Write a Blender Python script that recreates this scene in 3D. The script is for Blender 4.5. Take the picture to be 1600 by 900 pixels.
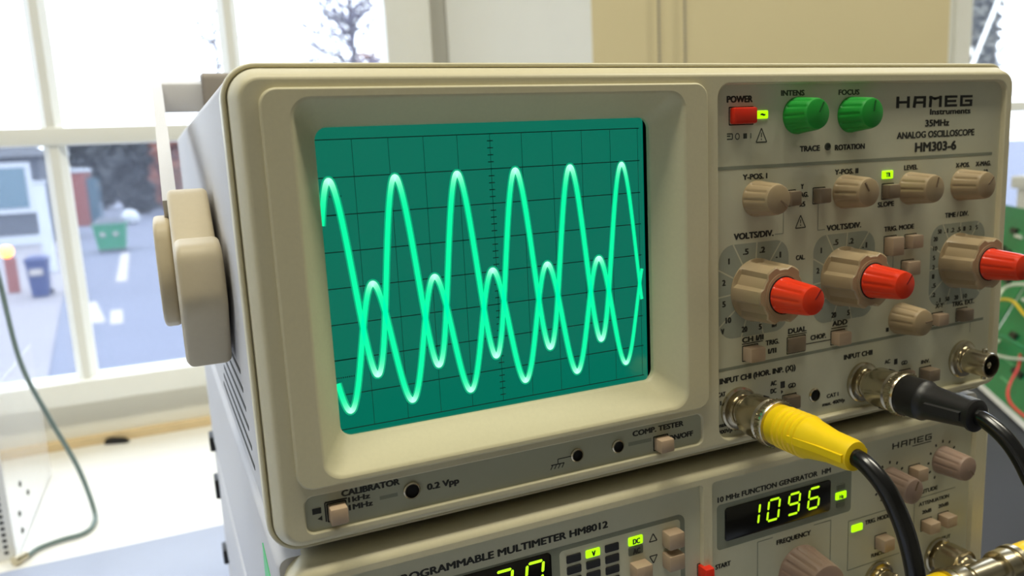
import bpy, bmesh, math, random
from mathutils import Matrix, Vector

random.seed(7)
S = 0.001                      # all coordinates below are millimetres
scene = bpy.context.scene
COL = scene.collection
for o in list(bpy.data.objects):
    bpy.data.objects.remove(o)

# ------------------------------------------------------------------ camera
cam_d = bpy.data.cameras.new('camera')
cam = bpy.data.objects.new('camera', cam_d)
COL.objects.link(cam)
CX = Vector((0.91438, -0.40185, -0.04931))
CY = Vector((0.11200, 0.13403, 0.98463))
CZ = Vector((-0.38906, -0.90584, 0.16756))
cam.matrix_world = Matrix(((CX.x, CY.x, CZ.x, -17.78 * S), (CX.y, CY.y, CZ.y, -202.24 * S),
                           (CX.z, CY.z, CZ.z, 100.22 * S), (0, 0, 0, 1)))
cam_d.sensor_width = 36.0
cam_d.lens = 1207.79 / 1600 * 36
cam_d.clip_start = 0.005
cam_d.clip_end = 400
cam_d.dof.use_dof = True
cam_d.dof.focus_distance = 0.238
cam_d.dof.aperture_fstop = 15.0
scene.camera = cam

# ------------------------------------------------------------------ world, exposure
world = bpy.data.worlds.new('overcast_sky')
scene.world = world
world.use_nodes = True
bg = world.node_tree.nodes['Background']
bg.inputs[0].default_value = (0.80, 0.89, 1.0, 1)
bg.inputs[1].default_value = 4.2
scene.view_settings.view_transform = 'Standard'
scene.view_settings.look = 'None'
scene.view_settings.gamma = 1.0
scene.view_settings.exposure = 0.0
scene.view_settings.use_curve_mapping = False


def area_light(name, loc, size, power, color, rot=(0, 0, 0)):
    d = bpy.data.lights.new(name, 'AREA')
    d.shape = 'RECTANGLE'
    d.size, d.size_y = size
    d.energy = power
    d.color = color
    o = bpy.data.objects.new(name, d)
    o.location = Vector(loc) * S
    o.rotation_euler = rot
    COL.objects.link(o)
    return o


WARM = (1.0, 0.955, 0.78)
LAMP_POWER = 27.0
LAMPS = ((-250, -250), (1500, -250))
for i, (lx, ly) in enumerate(LAMPS):
    area_light('ceiling_lamp_light', (lx, ly, 1840), (1.2, 0.26), LAMP_POWER, WARM)

# ------------------------------------------------------------------ materials
MATS = {}


def srgb(c):
    return tuple(((v / 255) / 12.92 if v / 255 <= 0.04045 else ((v / 255 + 0.055) / 1.055) ** 2.4) for v in c)


def mat(name, rgb, rough=0.5, metal=0.0, noise=0.0, scale=60.0, bump=0.0, emit=None, estr=0.0, spec=0.5, coat=0.0, rgb2=None):
    m = bpy.data.materials.new(name)
    m.use_nodes = True
    nt = m.node_tree
    b = nt.nodes['Principled BSDF']
    c = srgb(rgb)
    b.inputs['Base Color'].default_value = (*c, 1)
    b.inputs['Roughness'].default_value = rough
    b.inputs['Metallic'].default_value = metal
    b.inputs['Specular IOR Level'].default_value = spec
    b.inputs['Coat Weight'].default_value = coat
    if noise or bump:
        tc = nt.nodes.new('ShaderNodeTexCoord')
        nz = nt.nodes.new('ShaderNodeTexNoise')
        nz.inputs['Scale'].default_value = scale
        nz.inputs['Detail'].default_value = 4
        nt.links.new(tc.outputs['Object'], nz.inputs['Vector'])
        if noise:
            mx = nt.nodes.new('ShaderNodeMix')
            mx.data_type = 'RGBA'
            c2 = srgb(rgb2) if rgb2 else tuple(v * (1 - noise) for v in c)
            c1 = c if rgb2 else tuple(min(1, v * (1 + noise * 0.5)) for v in c)
            mx.inputs[6].default_value = (*c1, 1)
            mx.inputs[7].default_value = (*c2, 1)
            nt.links.new(nz.outputs['Fac'], mx.inputs[0])
            nt.links.new(mx.outputs[2], b.inputs['Base Color'])
        if bump:
            bp = nt.nodes.new('ShaderNodeBump')
            bp.inputs['Strength'].default_value = bump
            bp.inputs['Distance'].default_value = 0.0004
            nt.links.new(nz.outputs['Fac'], bp.inputs['Height'])
            nt.links.new(bp.outputs['Normal'], b.inputs['Normal'])
    if emit:
        b.inputs['Emission Color'].default_value = (*srgb(emit), 1)
        b.inputs['Emission Strength'].default_value = estr
    MATS[name] = m
    return m


mat('beige', (208, 200, 168), 0.42, noise=0.06, scale=900, bump=0.05)
mat('bezel', (208, 200, 166), 0.48, noise=0.06, scale=900, bump=0.05)
mat('panel', (202, 200, 174), 0.45, noise=0.04, scale=300)
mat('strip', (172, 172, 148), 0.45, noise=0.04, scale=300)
mat('case', (205, 204, 206), 0.55, noise=0.07, scale=1500, bump=0.12)
mat('handle', (200, 186, 156), 0.5, noise=0.05, scale=500)
mat('grip', (150, 142, 134), 0.6, noise=0.06, scale=500)
mat('knob', (160, 140, 108), 0.42, noise=0.05, scale=500)
mat('knob_pink', (146, 122, 106), 0.45, noise=0.05, scale=500)
mat('button', (178, 154, 128), 0.4, noise=0.05, scale=600)
mat('button_dark', (128, 112, 92), 0.4, noise=0.05, scale=600)
mat('green_knob', (28, 150, 50), 0.38, noise=0.08, scale=500)
mat('red_knob', (222, 52, 16), 0.32, noise=0.06, scale=500)
mat('red_button', (216, 44, 20), 0.35, noise=0.05, scale=500)
mat('ink', (40, 40, 36), 0.7, noise=0.15, scale=800)
mat('ink_soft', (62, 66, 56), 0.7, noise=0.15, scale=800)
mat('ink_grey', (136, 140, 122), 0.7, noise=0.08, scale=500)
mat('dial', (158, 162, 146), 0.6, noise=0.06, scale=400)
mat('black', (16, 16, 17), 0.5, noise=0.2, scale=300)
mat('hole', (6, 6, 6), 0.8, noise=0.2, scale=300)
mat('rubber', (24, 24, 25), 0.55, noise=0.2, scale=300)
mat('cable_black', (13, 13, 14), 0.22, noise=0.2, scale=300)
mat('boot_black', (22, 22, 23), 0.42, noise=0.2, scale=300)
mat('yellow', (246, 208, 10), 0.36, noise=0.06, scale=300)
mat('nickel', (196, 186, 162), 0.24, metal=1.0, noise=0.08, scale=400)
mat('screen_black', (5, 6, 6), 0.18, noise=0.2, scale=300)
mat('led', (150, 200, 10), 0.4, emit=(176, 255, 0), estr=1.1, noise=0.05, scale=400)
mat('segment', (150, 200, 20), 0.4, emit=(196, 255, 20), estr=1.0, noise=0.05, scale=400)
mat('led_off', (96, 100, 84), 0.5, noise=0.05, scale=400)
mat('wall_white', (226, 224, 214), 0.8, noise=0.03, scale=6)
mat('wall_cream', (222, 208, 168), 0.8, noise=0.04, scale=5)
mat('wall_dim', (178, 172, 152), 0.8, noise=0.04, scale=5)
mat('paint', (236, 236, 230), 0.4, noise=0.03, scale=20)
mat('ledge', (238, 236, 230), 0.45, noise=0.05, scale=14)
mat('wood', (224, 200, 156), 0.6, noise=0.2, scale=40)
mat('bench', (46, 48, 57), 0.6, noise=0.06, scale=60)
mat('bench_window_lit', (164, 172, 194), 0.4, noise=0.04, scale=60)  # window light on the left half of the bench put into this paler colour
mat('floor', (84, 80, 76), 0.6, noise=0.1, scale=10)
mat('ceiling', (232, 230, 220), 0.9, noise=0.03, scale=10)
mat('lamp_body', (230, 230, 226), 0.5, noise=0.03, scale=40)
mat('lamp_diffuser', (240, 236, 220), 0.5, emit=(255, 246, 225), estr=1.0, noise=0.02, scale=40)
mat('cord_grey', (112, 130, 126), 0.5, noise=0.1, scale=200)
mat('pcb', (10, 128, 74), 0.42, noise=0.2, scale=60)
mat('pcb_trace', (120, 190, 140), 0.5, noise=0.1, scale=80)
mat('chip', (26, 26, 28), 0.5, noise=0.2, scale=200)
mat('white_plastic', (228, 228, 224), 0.5, noise=0.05, scale=100)
mat('wire_yellow', (226, 190, 20), 0.45, noise=0.05, scale=200)
mat('wire_red', (206, 58, 60), 0.45, noise=0.05, scale=200)
mat('wire_green', (20, 130, 84), 0.45, noise=0.05, scale=200)
mat('wire_white', (206, 214, 196), 0.45, noise=0.05, scale=200)
mat('sticker_green', (90, 200, 130), 0.5, noise=0.1, scale=200)
mat('asphalt', (86, 92, 112), 0.85, noise=0.1, scale=0.6)
mat('pavement', (118, 116, 124), 0.85, noise=0.12, scale=0.8)
mat('road_paint', (150, 146, 146), 0.8, noise=0.15, scale=2)
mat('skip_green', (8, 116, 84), 0.6, noise=0.1, scale=2)
mat('bin_blue', (14, 40, 96), 0.5, noise=0.1, scale=2)
mat('brick_far', (124, 66, 60), 0.8, noise=0.12, scale=3)
mat('render_grey', (72, 78, 90), 0.8, noise=0.08, scale=1)
mat('roof', (58, 64, 76), 0.8, noise=0.1, scale=1)
mat('glass_far', (66, 98, 116), 0.2, noise=0.1, scale=1)
mat('paint_far', (170, 176, 186), 0.7, noise=0.06, scale=2)
mat('bark', (96, 88, 90), 0.9, noise=0.2, scale=4)
mat('leaf_purple', (96, 92, 116), 0.8, noise=0.25, scale=3)
mat('leaf_dark', (48, 54, 60), 0.8, noise=0.3, scale=1)
mat('leaf_orange', (122, 72, 58), 0.8, noise=0.25, scale=2)
mat('leaf_green', (104, 112, 98), 0.8, noise=0.3, scale=2, rgb2=(128, 118, 112))
mat('lamp_orange', (255, 170, 80), 0.5, emit=(255, 140, 50), estr=6.0, noise=0.02, scale=10)
mat('crt_glass', (2, 24, 22), 0.1, noise=0.10, scale=40, emit=(0, 112, 90), estr=0.95, spec=0.4)
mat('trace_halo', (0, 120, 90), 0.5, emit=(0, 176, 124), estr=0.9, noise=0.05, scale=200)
mat('graticule', (0, 52, 42), 0.5, noise=0.1, scale=200)


def trace_material():
    m = bpy.data.materials.new('trace')
    m.use_nodes = True
    nt = m.node_tree
    b = nt.nodes['Principled BSDF']
    b.inputs['Base Color'].default_value = (*srgb((0, 160, 110)), 1)
    at = nt.nodes.new('ShaderNodeAttribute')
    at.attribute_name = 'dwell'
    cr = nt.nodes.new('ShaderNodeValToRGB')
    cr.color_ramp.elements[0].color = (*srgb((0, 246, 160)), 1)
    cr.color_ramp.elements[1].color = (*srgb((190, 255, 235)), 1)
    nt.links.new(at.outputs['Fac'], cr.inputs['Fac'])
    nt.links.new(cr.outputs['Color'], b.inputs['Emission Color'])
    b.inputs['Emission Strength'].default_value = 1.1
    MATS['trace'] = m


trace_material()


def pane_material():
    m = bpy.data.materials.new('pane')
    m.use_nodes = True
    nt = m.node_tree
    for n in list(nt.nodes):
        nt.nodes.remove(n)
    out = nt.nodes.new('ShaderNodeOutputMaterial')
    tr = nt.nodes.new('ShaderNodeBsdfTransparent')
    gl = nt.nodes.new('ShaderNodeBsdfGlossy')
    gl.inputs['Roughness'].default_value = 0.02
    nz = nt.nodes.new('ShaderNodeTexNoise')
    nz.inputs['Scale'].default_value = 3
    mp = nt.nodes.new('ShaderNodeMapRange')
    mp.inputs[3].default_value = 0.04
    mp.inputs[4].default_value = 0.07
    mx = nt.nodes.new('ShaderNodeMixShader')
    nt.links.new(nz.outputs['Fac'], mp.inputs[0])
    nt.links.new(mp.outputs[0], mx.inputs[0])
    nt.links.new(tr.outputs[0], mx.inputs[1])
    nt.links.new(gl.outputs[0], mx.inputs[2])
    du = nt.nodes.new('ShaderNodeBsdfTranslucent')
    du.inputs[0].default_value = (0.72, 0.8, 1.0, 1)
    m2 = nt.nodes.new('ShaderNodeMixShader')
    m2.inputs[0].default_value = 0.035
    nt.links.new(mx.outputs[0], m2.inputs[1])
    nt.links.new(du.outputs[0], m2.inputs[2])
    nt.links.new(m2.outputs[0], out.inputs['Surface'])
    MATS['pane'] = m
    a = bpy.data.materials.new('acrylic')
    a.use_nodes = True
    nt = a.node_tree
    b = nt.nodes['Principled BSDF']
    b.inputs['Base Color'].default_value = (0.86, 0.88, 0.93, 1)
    b.inputs['Roughness'].default_value = 0.3
    nz = nt.nodes.new('ShaderNodeTexNoise')
    mp = nt.nodes.new('ShaderNodeMapRange')
    mp.inputs[3].default_value = 0.14
    mp.inputs[4].default_value = 0.24
    nt.links.new(nz.outputs['Fac'], mp.inputs[0])
    nt.links.new(mp.outputs[0], b.inputs['Alpha'])
    MATS['acrylic'] = a


pane_material()


# ------------------------------------------------------------------ helpers
def mesh_of(name, verts, faces, material, smooth=30, origin=(0, 0, 0)):
    me = bpy.data.meshes.new(name)
    ox, oy, oz = origin
    me.from_pydata([((x - ox) * S, (y - oy) * S, (z - oz) * S) for x, y, z in verts], [], faces)
    bm = bmesh.new()
    bm.from_mesh(me)
    bmesh.ops.recalc_face_normals(bm, faces=bm.faces)
    bm.to_mesh(me)
    bm.free()
    me.materials.append(MATS[material])
    if smooth:
        me.polygons.foreach_set('use_smooth', [True] * len(me.polygons))
        me.set_sharp_from_angle(angle=math.radians(smooth))
    return me


def link(name, me, parent=None, loc=(0, 0, 0)):
    o = bpy.data.objects.new(name, me)
    o.location = Vector(loc) * S
    COL.objects.link(o)
    if parent is not None:
        o.parent = parent
        w = Vector((0, 0, 0))
        p = parent
        if p.type == 'EMPTY' or p.get('_moved'):
            w = p.matrix_basis.translation if p.type == 'EMPTY' else Vector(p['_moved'])
        o.matrix_parent_inverse = Matrix.Translation(-w)
    if any(loc):
        o['_moved'] = [c * S + 0.0 for c in loc]
    return o


def part(name, verts, faces, material, parent=None, smooth=30):
    return link(name, mesh_of(name, verts, faces, material, smooth), parent)


def thing(name, label, cat, loc=(0, 0, 0), group=None, kind=None):
    o = bpy.data.objects.new(name, None)
    o.empty_display_size = 0.02
    o.location = Vector(loc) * S
    COL.objects.link(o)
    tag(o, label, cat, group, kind)
    return o


def tag(o, label=None, cat=None, group=None, kind=None):
    if label:
        o['label'] = label
    if cat:
        o['category'] = cat
    if group:
        o['group'] = group
    if kind:
        o['kind'] = kind
    return o


class MB:
    def __init__(self):
        self.v = []
        self.f = []

    def add(self, verts, faces):
        n = len(self.v)
        self.v += [tuple(p) for p in verts]
        self.f += [tuple(i + n for i in f) for f in faces]
        return self

    def box(self, x0, x1, y0, y1, z0, z1, b=0.0):
        if b <= 0:
            v = [(x, y, z) for x in (x0, x1) for y in (y0, y1) for z in (z0, z1)]
            return self.add(v, [(0, 1, 3, 2), (4, 6, 7, 5), (0, 4, 5, 1), (2, 3, 7, 6), (0, 2, 6, 4), (1, 5, 7, 3)])
        bm = bmesh.new()
        bmesh.ops.create_cube(bm, size=1)
        for q in bm.verts:
            q.co = Vector(((x0 + x1) / 2 + q.co.x * (x1 - x0), (y0 + y1) / 2 + q.co.y * (y1 - y0), (z0 + z1) / 2 + q.co.z * (z1 - z0)))
        bmesh.ops.bevel(bm, geom=bm.edges[:], offset=b, segments=2, profile=0.5, affect='EDGES')
        bm.verts.index_update()
        self.add([q.co[:] for q in bm.verts], [[q.index for q in f.verts] for f in bm.faces])
        bm.free()
        return self

    def loft(self, loops, cap0=False, cap1=False, closed=True):
        n = len(loops[0])
        v = [p for l in loops for p in l]
        f = []
        for k in range(len(loops) - 1):
            for i in range(n if closed else n - 1):
                j = (i + 1) % n
                f.append((k * n + i, k * n + j, (k + 1) * n + j, (k + 1) * n + i))
        if cap0:
            f.append(tuple(range(n))[::-1])
        if cap1:
            f.append(tuple((len(loops) - 1) * n + i for i in range(n)))
        return self.add(v, f)

    def plate(self, loops, y):
        """planar plate (x,z loops; first outer, rest holes) at depth y"""
        bm = bmesh.new()
        es = []
        for l in loops:
            vs = [bm.verts.new((x, y, z)) for x, z in l]
            es += [bm.edges.new((vs[i], vs[(i + 1) % len(vs)])) for i in range(len(vs))]
        bmesh.ops.triangle_fill(bm, use_beauty=True, use_dissolve=False, edges=es)
        bm.verts.index_update()
        self.add([q.co[:] for q in bm.verts], [[q.index for q in f.verts] for f in bm.faces])
        bm.free()
        return self

    def lathe(self, c, axis, prof, seg=32, cap0=True, cap1=True):
        """prof: (radius, distance along axis)"""
        a = Vector(axis).normalized()
        u = a.orthogonal().normalized()
        w = a.cross(u)
        loops = []
        for r, d in prof:
            loops.append([tuple(Vector(c) + a * d + (u * math.cos(t) + w * math.sin(t)) * r)
                          for t in [2 * math.pi * i / seg for i in range(seg)]])
        return self.loft(loops, cap0, cap1)

    def tube(self, pts, r, seg=10, sub=8, caps=True):
        P = [Vector(p) for p in pts]
        if sub > 1 and len(P) > 2:
            Q = []
            for i in range(len(P) - 1):
                p0, p1, p2, p3 = P[max(i - 1, 0)], P[i], P[i + 1], P[min(i + 2, len(P) - 1)]
                for k in range(sub):
                    t = k / sub
                    Q.append(0.5 * ((2 * p1) + (p2 - p0) * t + (2 * p0 - 5 * p1 + 4 * p2 - p3) * t * t + (3 * p1 - p0 - 3 * p2 + p3) * t ** 3))
            Q.append(P[-1])
            P = Q
        t0 = (P[1] - P[0]).normalized()
        u = t0.orthogonal().normalized()
        loops = []
        for i, p in enumerate(P):
            t = (P[min(i + 1, len(P) - 1)] - P[max(i - 1, 0)]).normalized()
            u = (u - t * u.dot(t)).normalized()
            w = t.cross(u)
            rr = r[0] + (r[1] - r[0]) * i / (len(P) - 1) if isinstance(r, tuple) else r
            loops.append([tuple(p + (u * math.cos(a) + w * math.sin(a)) * rr) for a in [2 * math.pi * k / seg for k in range(seg)]])
        return self.loft(loops, caps, caps)

    def prism(self, poly, x0, x1, b=0):
        """extrude a (y,z) polygon along x"""
        n = len(poly)
        if b:
            st = [(b * (1 - math.cos(t)), b * (1 - math.sin(t))) for t in [math.pi / 2 * k / 4 for k in range(5)]]
            l = [[(x0 + dx, y, z) for y, z in inset(poly, dd)] for dx, dd in st] + [[(x1 - dx, y, z) for y, z in inset(poly, dd)] for dx, dd in st[::-1]]
        else:
            l = [[(x, y, z) for y, z in poly] for x in (x0, x1)]
        return self.loft(l, True, True)

    def build(self, name, material, parent=None, smooth=30):
        return part(name, self.v, self.f, material, parent, smooth)

    def mesh(self, name, material, smooth=30):
        return mesh_of(name, self.v, self.f, material, smooth)


def inset(poly, b):
    cx = sum(p[0] for p in poly) / len(poly)
    cz = sum(p[1] for p in poly) / len(poly)
    out = []
    for y, z in poly:
        d = math.hypot(y - cx, z - cz)
        k = max(0, d - b) / d
        out.append((cx + (y - cx) * k, cz + (z - cz) * k))
    return out


def round_poly(poly, r, n=5):
    out = []
    m = len(poly)
    for i in range(m):
        p, a, b = Vector(poly[i]), Vector(poly[i - 1]), Vector(poly[(i + 1) % m])
        da, db = (a - p), (b - p)
        k = min(r, da.length * 0.45, db.length * 0.45)
        s, e = p + da.normalized() * k, p + db.normalized() * k
        for j in range(n + 1):
            t = j / n
            q = s * (1 - t) ** 2 + p * 2 * t * (1 - t) + e * t * t
            out.append((q.x, q.y))
    return out


def rrect(x0, x1, z0, z1, r, d=0.0, n=10):
    x0, x1, z0, z1 = x0 + d, x1 - d, z0 + d, z1 - d
    r = max(0.05, r - d)
    out = []
    for cx, cz, a0 in ((x1 - r, z1 - r, 0), (x0 + r, z1 - r, 90), (x0 + r, z0 + r, 180), (x1 - r, z0 + r, 270)):
        for k in range(n + 1):
            a = math.radians(a0 + 90 * k / n)
            out.append((cx + r * math.cos(a), cz + r * math.sin(a)))
    return out


def at_y(loop, y):
    return [(x, y, z) for x, z in loop]


_cap = {}


def text_geo(s, bold):
    bold = 0.0
    key = (s, bold)
    if key not in _cap:
        cu = bpy.data.curves.new('lettering', 'FONT')
        cu.body = s
        cu.size = 1
        cu.offset = bold
        cu.resolution_u = 3
        ob = bpy.data.objects.new('lettering', cu)
        COL.objects.link(ob)
        bpy.context.view_layer.update()
        me = bpy.data.meshes.new_from_object(ob.evaluated_get(bpy.context.evaluated_depsgraph_get()))
        v = [q.co[:] for q in me.vertices]
        f = [tuple(p.vertices) for p in me.polygons]
        bpy.data.objects.remove(ob)
        bpy.data.curves.remove(cu)
        bpy.data.meshes.remove(me)
        _cap[key] = (v, f)
    return _cap[key]


CAPH = 0.729


def text(parent, s, x0, x1, z, cap, y=2.0, material='ink', bold=0.042, name='printed_lettering'):
    v, f = text_geo(s, bold)
    if not v:
        return
    a, b = min(p[0] for p in v), max(p[0] for p in v)
    kx = (x1 - x0) / (b - a)
    kz = cap / CAPH
    m = MB()
    e = bold * kz * 1.8
    kx = (x1 - x0 - 2 * e) / (b - a)
    for k, (dx, dz) in enumerate(((0, 0), (-1, 0.3), (1, -0.3), (-.5, -.5), (.5, .5))):
        m.add([(x0 + e + (p[0] - a) * kx + dx * e, y - 0.05 - k * 0.002, z + p[1] * kz + dz * e) for p in v], f)
    return tag(m.build(name, material, parent, 0), kind='stuff')


def bar(m, x0, z0, x1, z1, w, y):
    d = Vector((x1 - x0, z1 - z0)).normalized()
    nx, nz = -d.y * w / 2, d.x * w / 2
    m.add([(x0 + nx, y, z0 + nz), (x0 - nx, y, z0 - nz), (x1 - nx, y, z1 - nz), (x1 + nx, y, z1 + nz)], [(0, 1, 2, 3)])


# ================================================================== THE ROOM
BENCH = -261.0
WIN_Y = 975.0


def struct(name, mb, m, smooth=0, parent=None):
    o = mb.build(name, m, parent, smooth)
    if parent is None:
        tag(o, kind='structure')
    return o


struct('floor', MB().box(-2600, 4600, -3600, 1100, -1060, -1011), 'floor')
struct('ceiling', MB().box(-2600, 4600, -3600, 1100, 1900, 1950), 'ceiling')
struct('wall_left', MB().box(-2600, -2500, -3500, 1100, -1011, 1900), 'wall_white')
struct('wall_right', MB().box(4500, 4600, -3500, 1100, -1011, 1900), 'wall_white')
struct('wall_back', MB().box(-2500, 4500, -3600, -3500, -1011, 1900), 'wall_dim')
w = MB()
w.box(-2500, 4500, 975, 1100, -1011, -200)
w.box(-2500, 4500, 975, 1100, 1450, 1900)
w.box(-2500, -2245, 975, 1100, -200, 1450)
w.box(3100, 4500, 975, 1100, -200, 1450)
w.box(370, 1517, 1000, 1100, -200, 1450)
struct('wall_window', w, 'wall_white')
# pier between the two windows: daylight on the splayed reveals is put into their paler colour, front is cream
pl = MB()
pl.add([(401, 975, -263), (568, 820, -263), (401, 975, 1900), (568, 820, 1900)], [(0, 1, 3, 2)])
pl.add([(1490, 975, -263), (1315, 820, -263), (1490, 975, 1900), (1315, 820, 1900)], [(0, 2, 3, 1)])
struct('trim_1', pl, 'paint')
pf = MB()
fp = round_poly([(568, 820), (1315, 820), (1480, 980), (410, 980)], 14, 5)
pf.loft([[(x, y, -263) for x, y in fp], [(x, y, 1900) for x, y in fp]], True, True)
pier = struct('wall_pier', MB().add([(568, 819.5, -263), (1315, 819.5, -263), (1315, 819.5, 1900), (568, 819.5, 1900),
                                     (568, 940, -263), (1315, 940, -263), (1315, 940, 1900), (568, 940, 1900)],
                                    [(0, 1, 2, 3), (4, 5, 6, 7), (0, 4, 7, 3), (1, 5, 6, 2), (3, 2, 6, 7), (0, 1, 5, 4)]), 'wall_cream')
# ledge in the window bay, wooden strip at its back
struct('trim_2', MB().box(-2500, 4500, 616, 975, -290, -263, 1.5), 'ledge')
struct('trim_3', MB().box(-2500, 401, 964, 975, -263, -251, 1.0), 'wood')


def window(name, x0, x1, mull, z0=-200.0, z1=1450.0):
    root = thing(name, None, None, ((x0 + x1) / 2, WIN_Y, z0), kind='structure')
    y0, y1 = 962.0, 1010.0
    f = MB()
    f.box(x0, x1, y0 - 8, y1, z0, z0 + 31, 2.0)
    f.box(x0, x1, y0, y1, z1 - 40, z1, 2.0)
    f.build('window_frame', 'paint', root)
    for a, b in ((x0, x0 + 34), (x1 - 70, x1)):
        MB().box(a, b, y0, y1, z0 + 31, z1 - 40, 2.0).build('window_stile', 'paint', root)
    MB().box(x0 + 34, x1 - 70, y0 + 2, y1, 144, 166, 2.0).build('meeting_rail', 'paint', root)
    for xm in mull:
        for za, zb in ((z0 + 31, 144), (166, z1 - 40)):
            l = [(xm - 13, 990), (xm - 13, 980), (xm - 5, 968), (xm + 5, 968), (xm + 13, 980), (xm + 13, 990)]
            MB().loft([[(x, y, za) for x, y in l], [(x, y, zb) for x, y in l]], True, True).build('glazing_bar', 'paint', root)
    xs = [x0 + 34] + list(mull) + [x1 - 70]
    for a, b in zip(xs[:-1], xs[1:]):
        for za, zb in ((z0 + 31, 144), (166, z1 - 40)):
            MB().box(a, b, 984, 986, za, zb).build('pane', 'pane', root, 0)
    return root


window('window_1', -2245, 370, (-1999, -1768, -1537, -1306, -1075, -844, -613, -382, -151, 80))  # bays left of the view added to throw daylight on left-facing sides
window('window_2', 1480, 3100, (1960, 2400), )
# second window has a painted left lining seen past the pier
struct('trim_4', MB().box(1514, 1562, 955, 1000, -200, 1450, 2), 'paint')

# ceiling luminaires
for i, (lx, ly) in enumerate(LAMPS):
    t = thing('ceiling_light', ('long ceiling light directly above the instrument stack' if i == 0 else 'long ceiling light above the right end of bench'), 'ceiling light', (lx, ly, 1850), 'ceiling lights')
    MB().box(lx - 620, lx + 620, ly - 150, ly + 150, 1858, 1900, 4).build('housing', 'lamp_body', t)
    MB().box(lx - 600, lx + 600, ly - 130, ly + 130, 1846, 1858, 3).build('diffuser', 'lamp_diffuser', t)

# one bench in two tones, window light and shade put into the colours
bt = thing('lab_bench', 'laminate lab bench half carrying the stack, window light put into its pale colour', 'bench', (-300, 200, -1011))
MB().box(-900, 298, -420, 614, BENCH - 30, BENCH, 2).build('bench_top', 'bench_window_lit', bt)
bd_ = thing('lab_bench', 'lab bench half under the green circuit boards, dark grey without the window light', 'bench', (1300, 200, -1011))
MB().box(300, 2400, -420, 614, BENCH - 30, BENCH, 2).build('bench_top', 'bench', bd_)
for x in (-800, 240, 360, 2300):
    for y in (-360, 560):
        MB().box(x - 25, x + 25, y - 25, y + 25, -1011, BENCH - 30).build('leg', 'lamp_body', bt if x < 300 else bd_)

# blind pull chains in front of the pier
for k, x in enumerate((676, 723)):
    t = thing('blind_chain', ('left' if k == 0 else 'right') + ' one of two beaded blind chains hanging before cream wall', 'blind chain', (x, 808, -100), 'blind chains')
    MB().tube([(x, 808, -100), (x, 808, 1850)], 0.7, 6, 1).build('cord', 'ink_grey', t)
    m = MB()
    for i in range(150):
        z = -100 + i * 6.4
        m.lathe((x, 808, z), (0, 0, 1), [(0.3, -2.2), (2.0, -1.2), (2.3, 0), (2.0, 1.2), (0.3, 2.2)], 6)
    tag(m.build('beads', 'grip', t), kind='stuff')

# ================================================================== OSCILLOSCOPE
scope = thing('oscilloscope', 'beige analog oscilloscope with green screen showing two sine traces', 'oscilloscope', (141, 190, -7.4))
W, H = 282.6, 122.3
FR = 5.0
BZ = (4.0, 138.0, 15.0, 119.8)
FO = (11.0, 129.6, 16.6, 117.5)
SO = (18.0, 121.5, 25.2, 110.2)
ST = (5.6, 135.8, 2.3, 12.6)
CP = (143.0, 279.4, 1.6, 119.3)

# case with slightly flared sides
cs = MB()
lo = []
for y, d in ((13, 0.6), (14, 0.0), (120, -2.4), (250, -5.2), (340, -7.0), (366, -7.2), (372, -5.0)):
    l = rrect(-3.0, W + 3.0, -0.6, H + 2.2, 4)
    lo.append([(x + (d if x < W / 2 else -d), y, z) for x, z in l])
cs.loft(lo, True, True)
case = cs.build('case', 'case', scope)
# rear cover
rc = MB()
lo = [at_y(rrect(-10, W + 10, -1.5, H + 3, 5, d), y) for y, d in ((352, 3), (353.5, 0), (384, 0), (386, 2))]
rc.loft(lo, True, True).build('rear_cover', 'beige', scope)
# ventilation slots on the left flank, near its lower front
for k in range(6):
    z = 8 + k * 5.5
    y0, y1 = 40 + k * 3, 150 - k * 8
    xa = -3.0 - (y0 - 14) * 0.0226
    xb = -3.0 - (y1 - 14) * 0.0226
    MB().add([(xa - .15, y0, z), (xa - .15, y0, z + 1.6), (xb - .15, y1, z + 1.6), (xb - .15, y1, z),
              (xa + 1, y0, z), (xa + 1, y0, z + 1.6), (xb + 1, y1, z + 1.6), (xb + 1, y1, z)],
             [(0, 1, 2, 3), (4, 5, 6, 7), (0, 1, 5, 4), (2, 3, 7, 6), (1, 2, 6, 5), (0, 3, 7, 4)]).build('vent_slot', 'ink', case, 0)

# moulded front frame
fm = MB()
prof = ((14, -4.0), (6.4, -4.25), (5.7, -4.1), (5.3, -3.75), (5.25, -3.3), (5.5, -3.0), (6.3, -2.9), (6.3, -2.62), (4.2, -2.55), (3.8, -2.42), (0.9, -0.75), (0.55, -0.48), (0.22, -0.12), (0.06, 0.22), (0.0, 0.6))
fm.loft([at_y(rrect(0, W, 0, H, FR, d), y) for y, d in prof], True, False)
fm.plate([rrect(0, W, 0, H, FR, 0.6), rrect(*BZ, 4.5), rrect(*ST, 2.2, -0.5), rrect(*CP, 4.5, -0.6)], 0.0)
for R_, r_, dep in ((ST, 2.2, 1.0), (CP, 4.5, 2.0)):
    g = 0.5 if R_ is ST else 0.6
    fm.loft([at_y(rrect(*R_, r_, -g), 0.0), at_y(rrect(*R_, r_, -g * 0.5), 0.12), at_y(rrect(*R_, r_, -g * 0.15), 0.4), at_y(rrect(*R_, r_, 0), dep + 0.3)])
fm.build('front_frame', 'beige', scope, 22)

bz = MB()
bz.loft([at_y(rrect(*BZ, 4.5, d), y) for y, d in ((0.2, 0), (-0.85, 0.06), (-1.15, 0.16), (-1.35, 0.36), (-1.45, 0.62))])
bz.plate([rrect(*BZ, 4.5, 0.62), rrect(*FO, 5.5)], -1.45)


def mixrect(t):
    return [FO[i] + (SO[i] - FO[i]) * t for i in range(4)]


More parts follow.
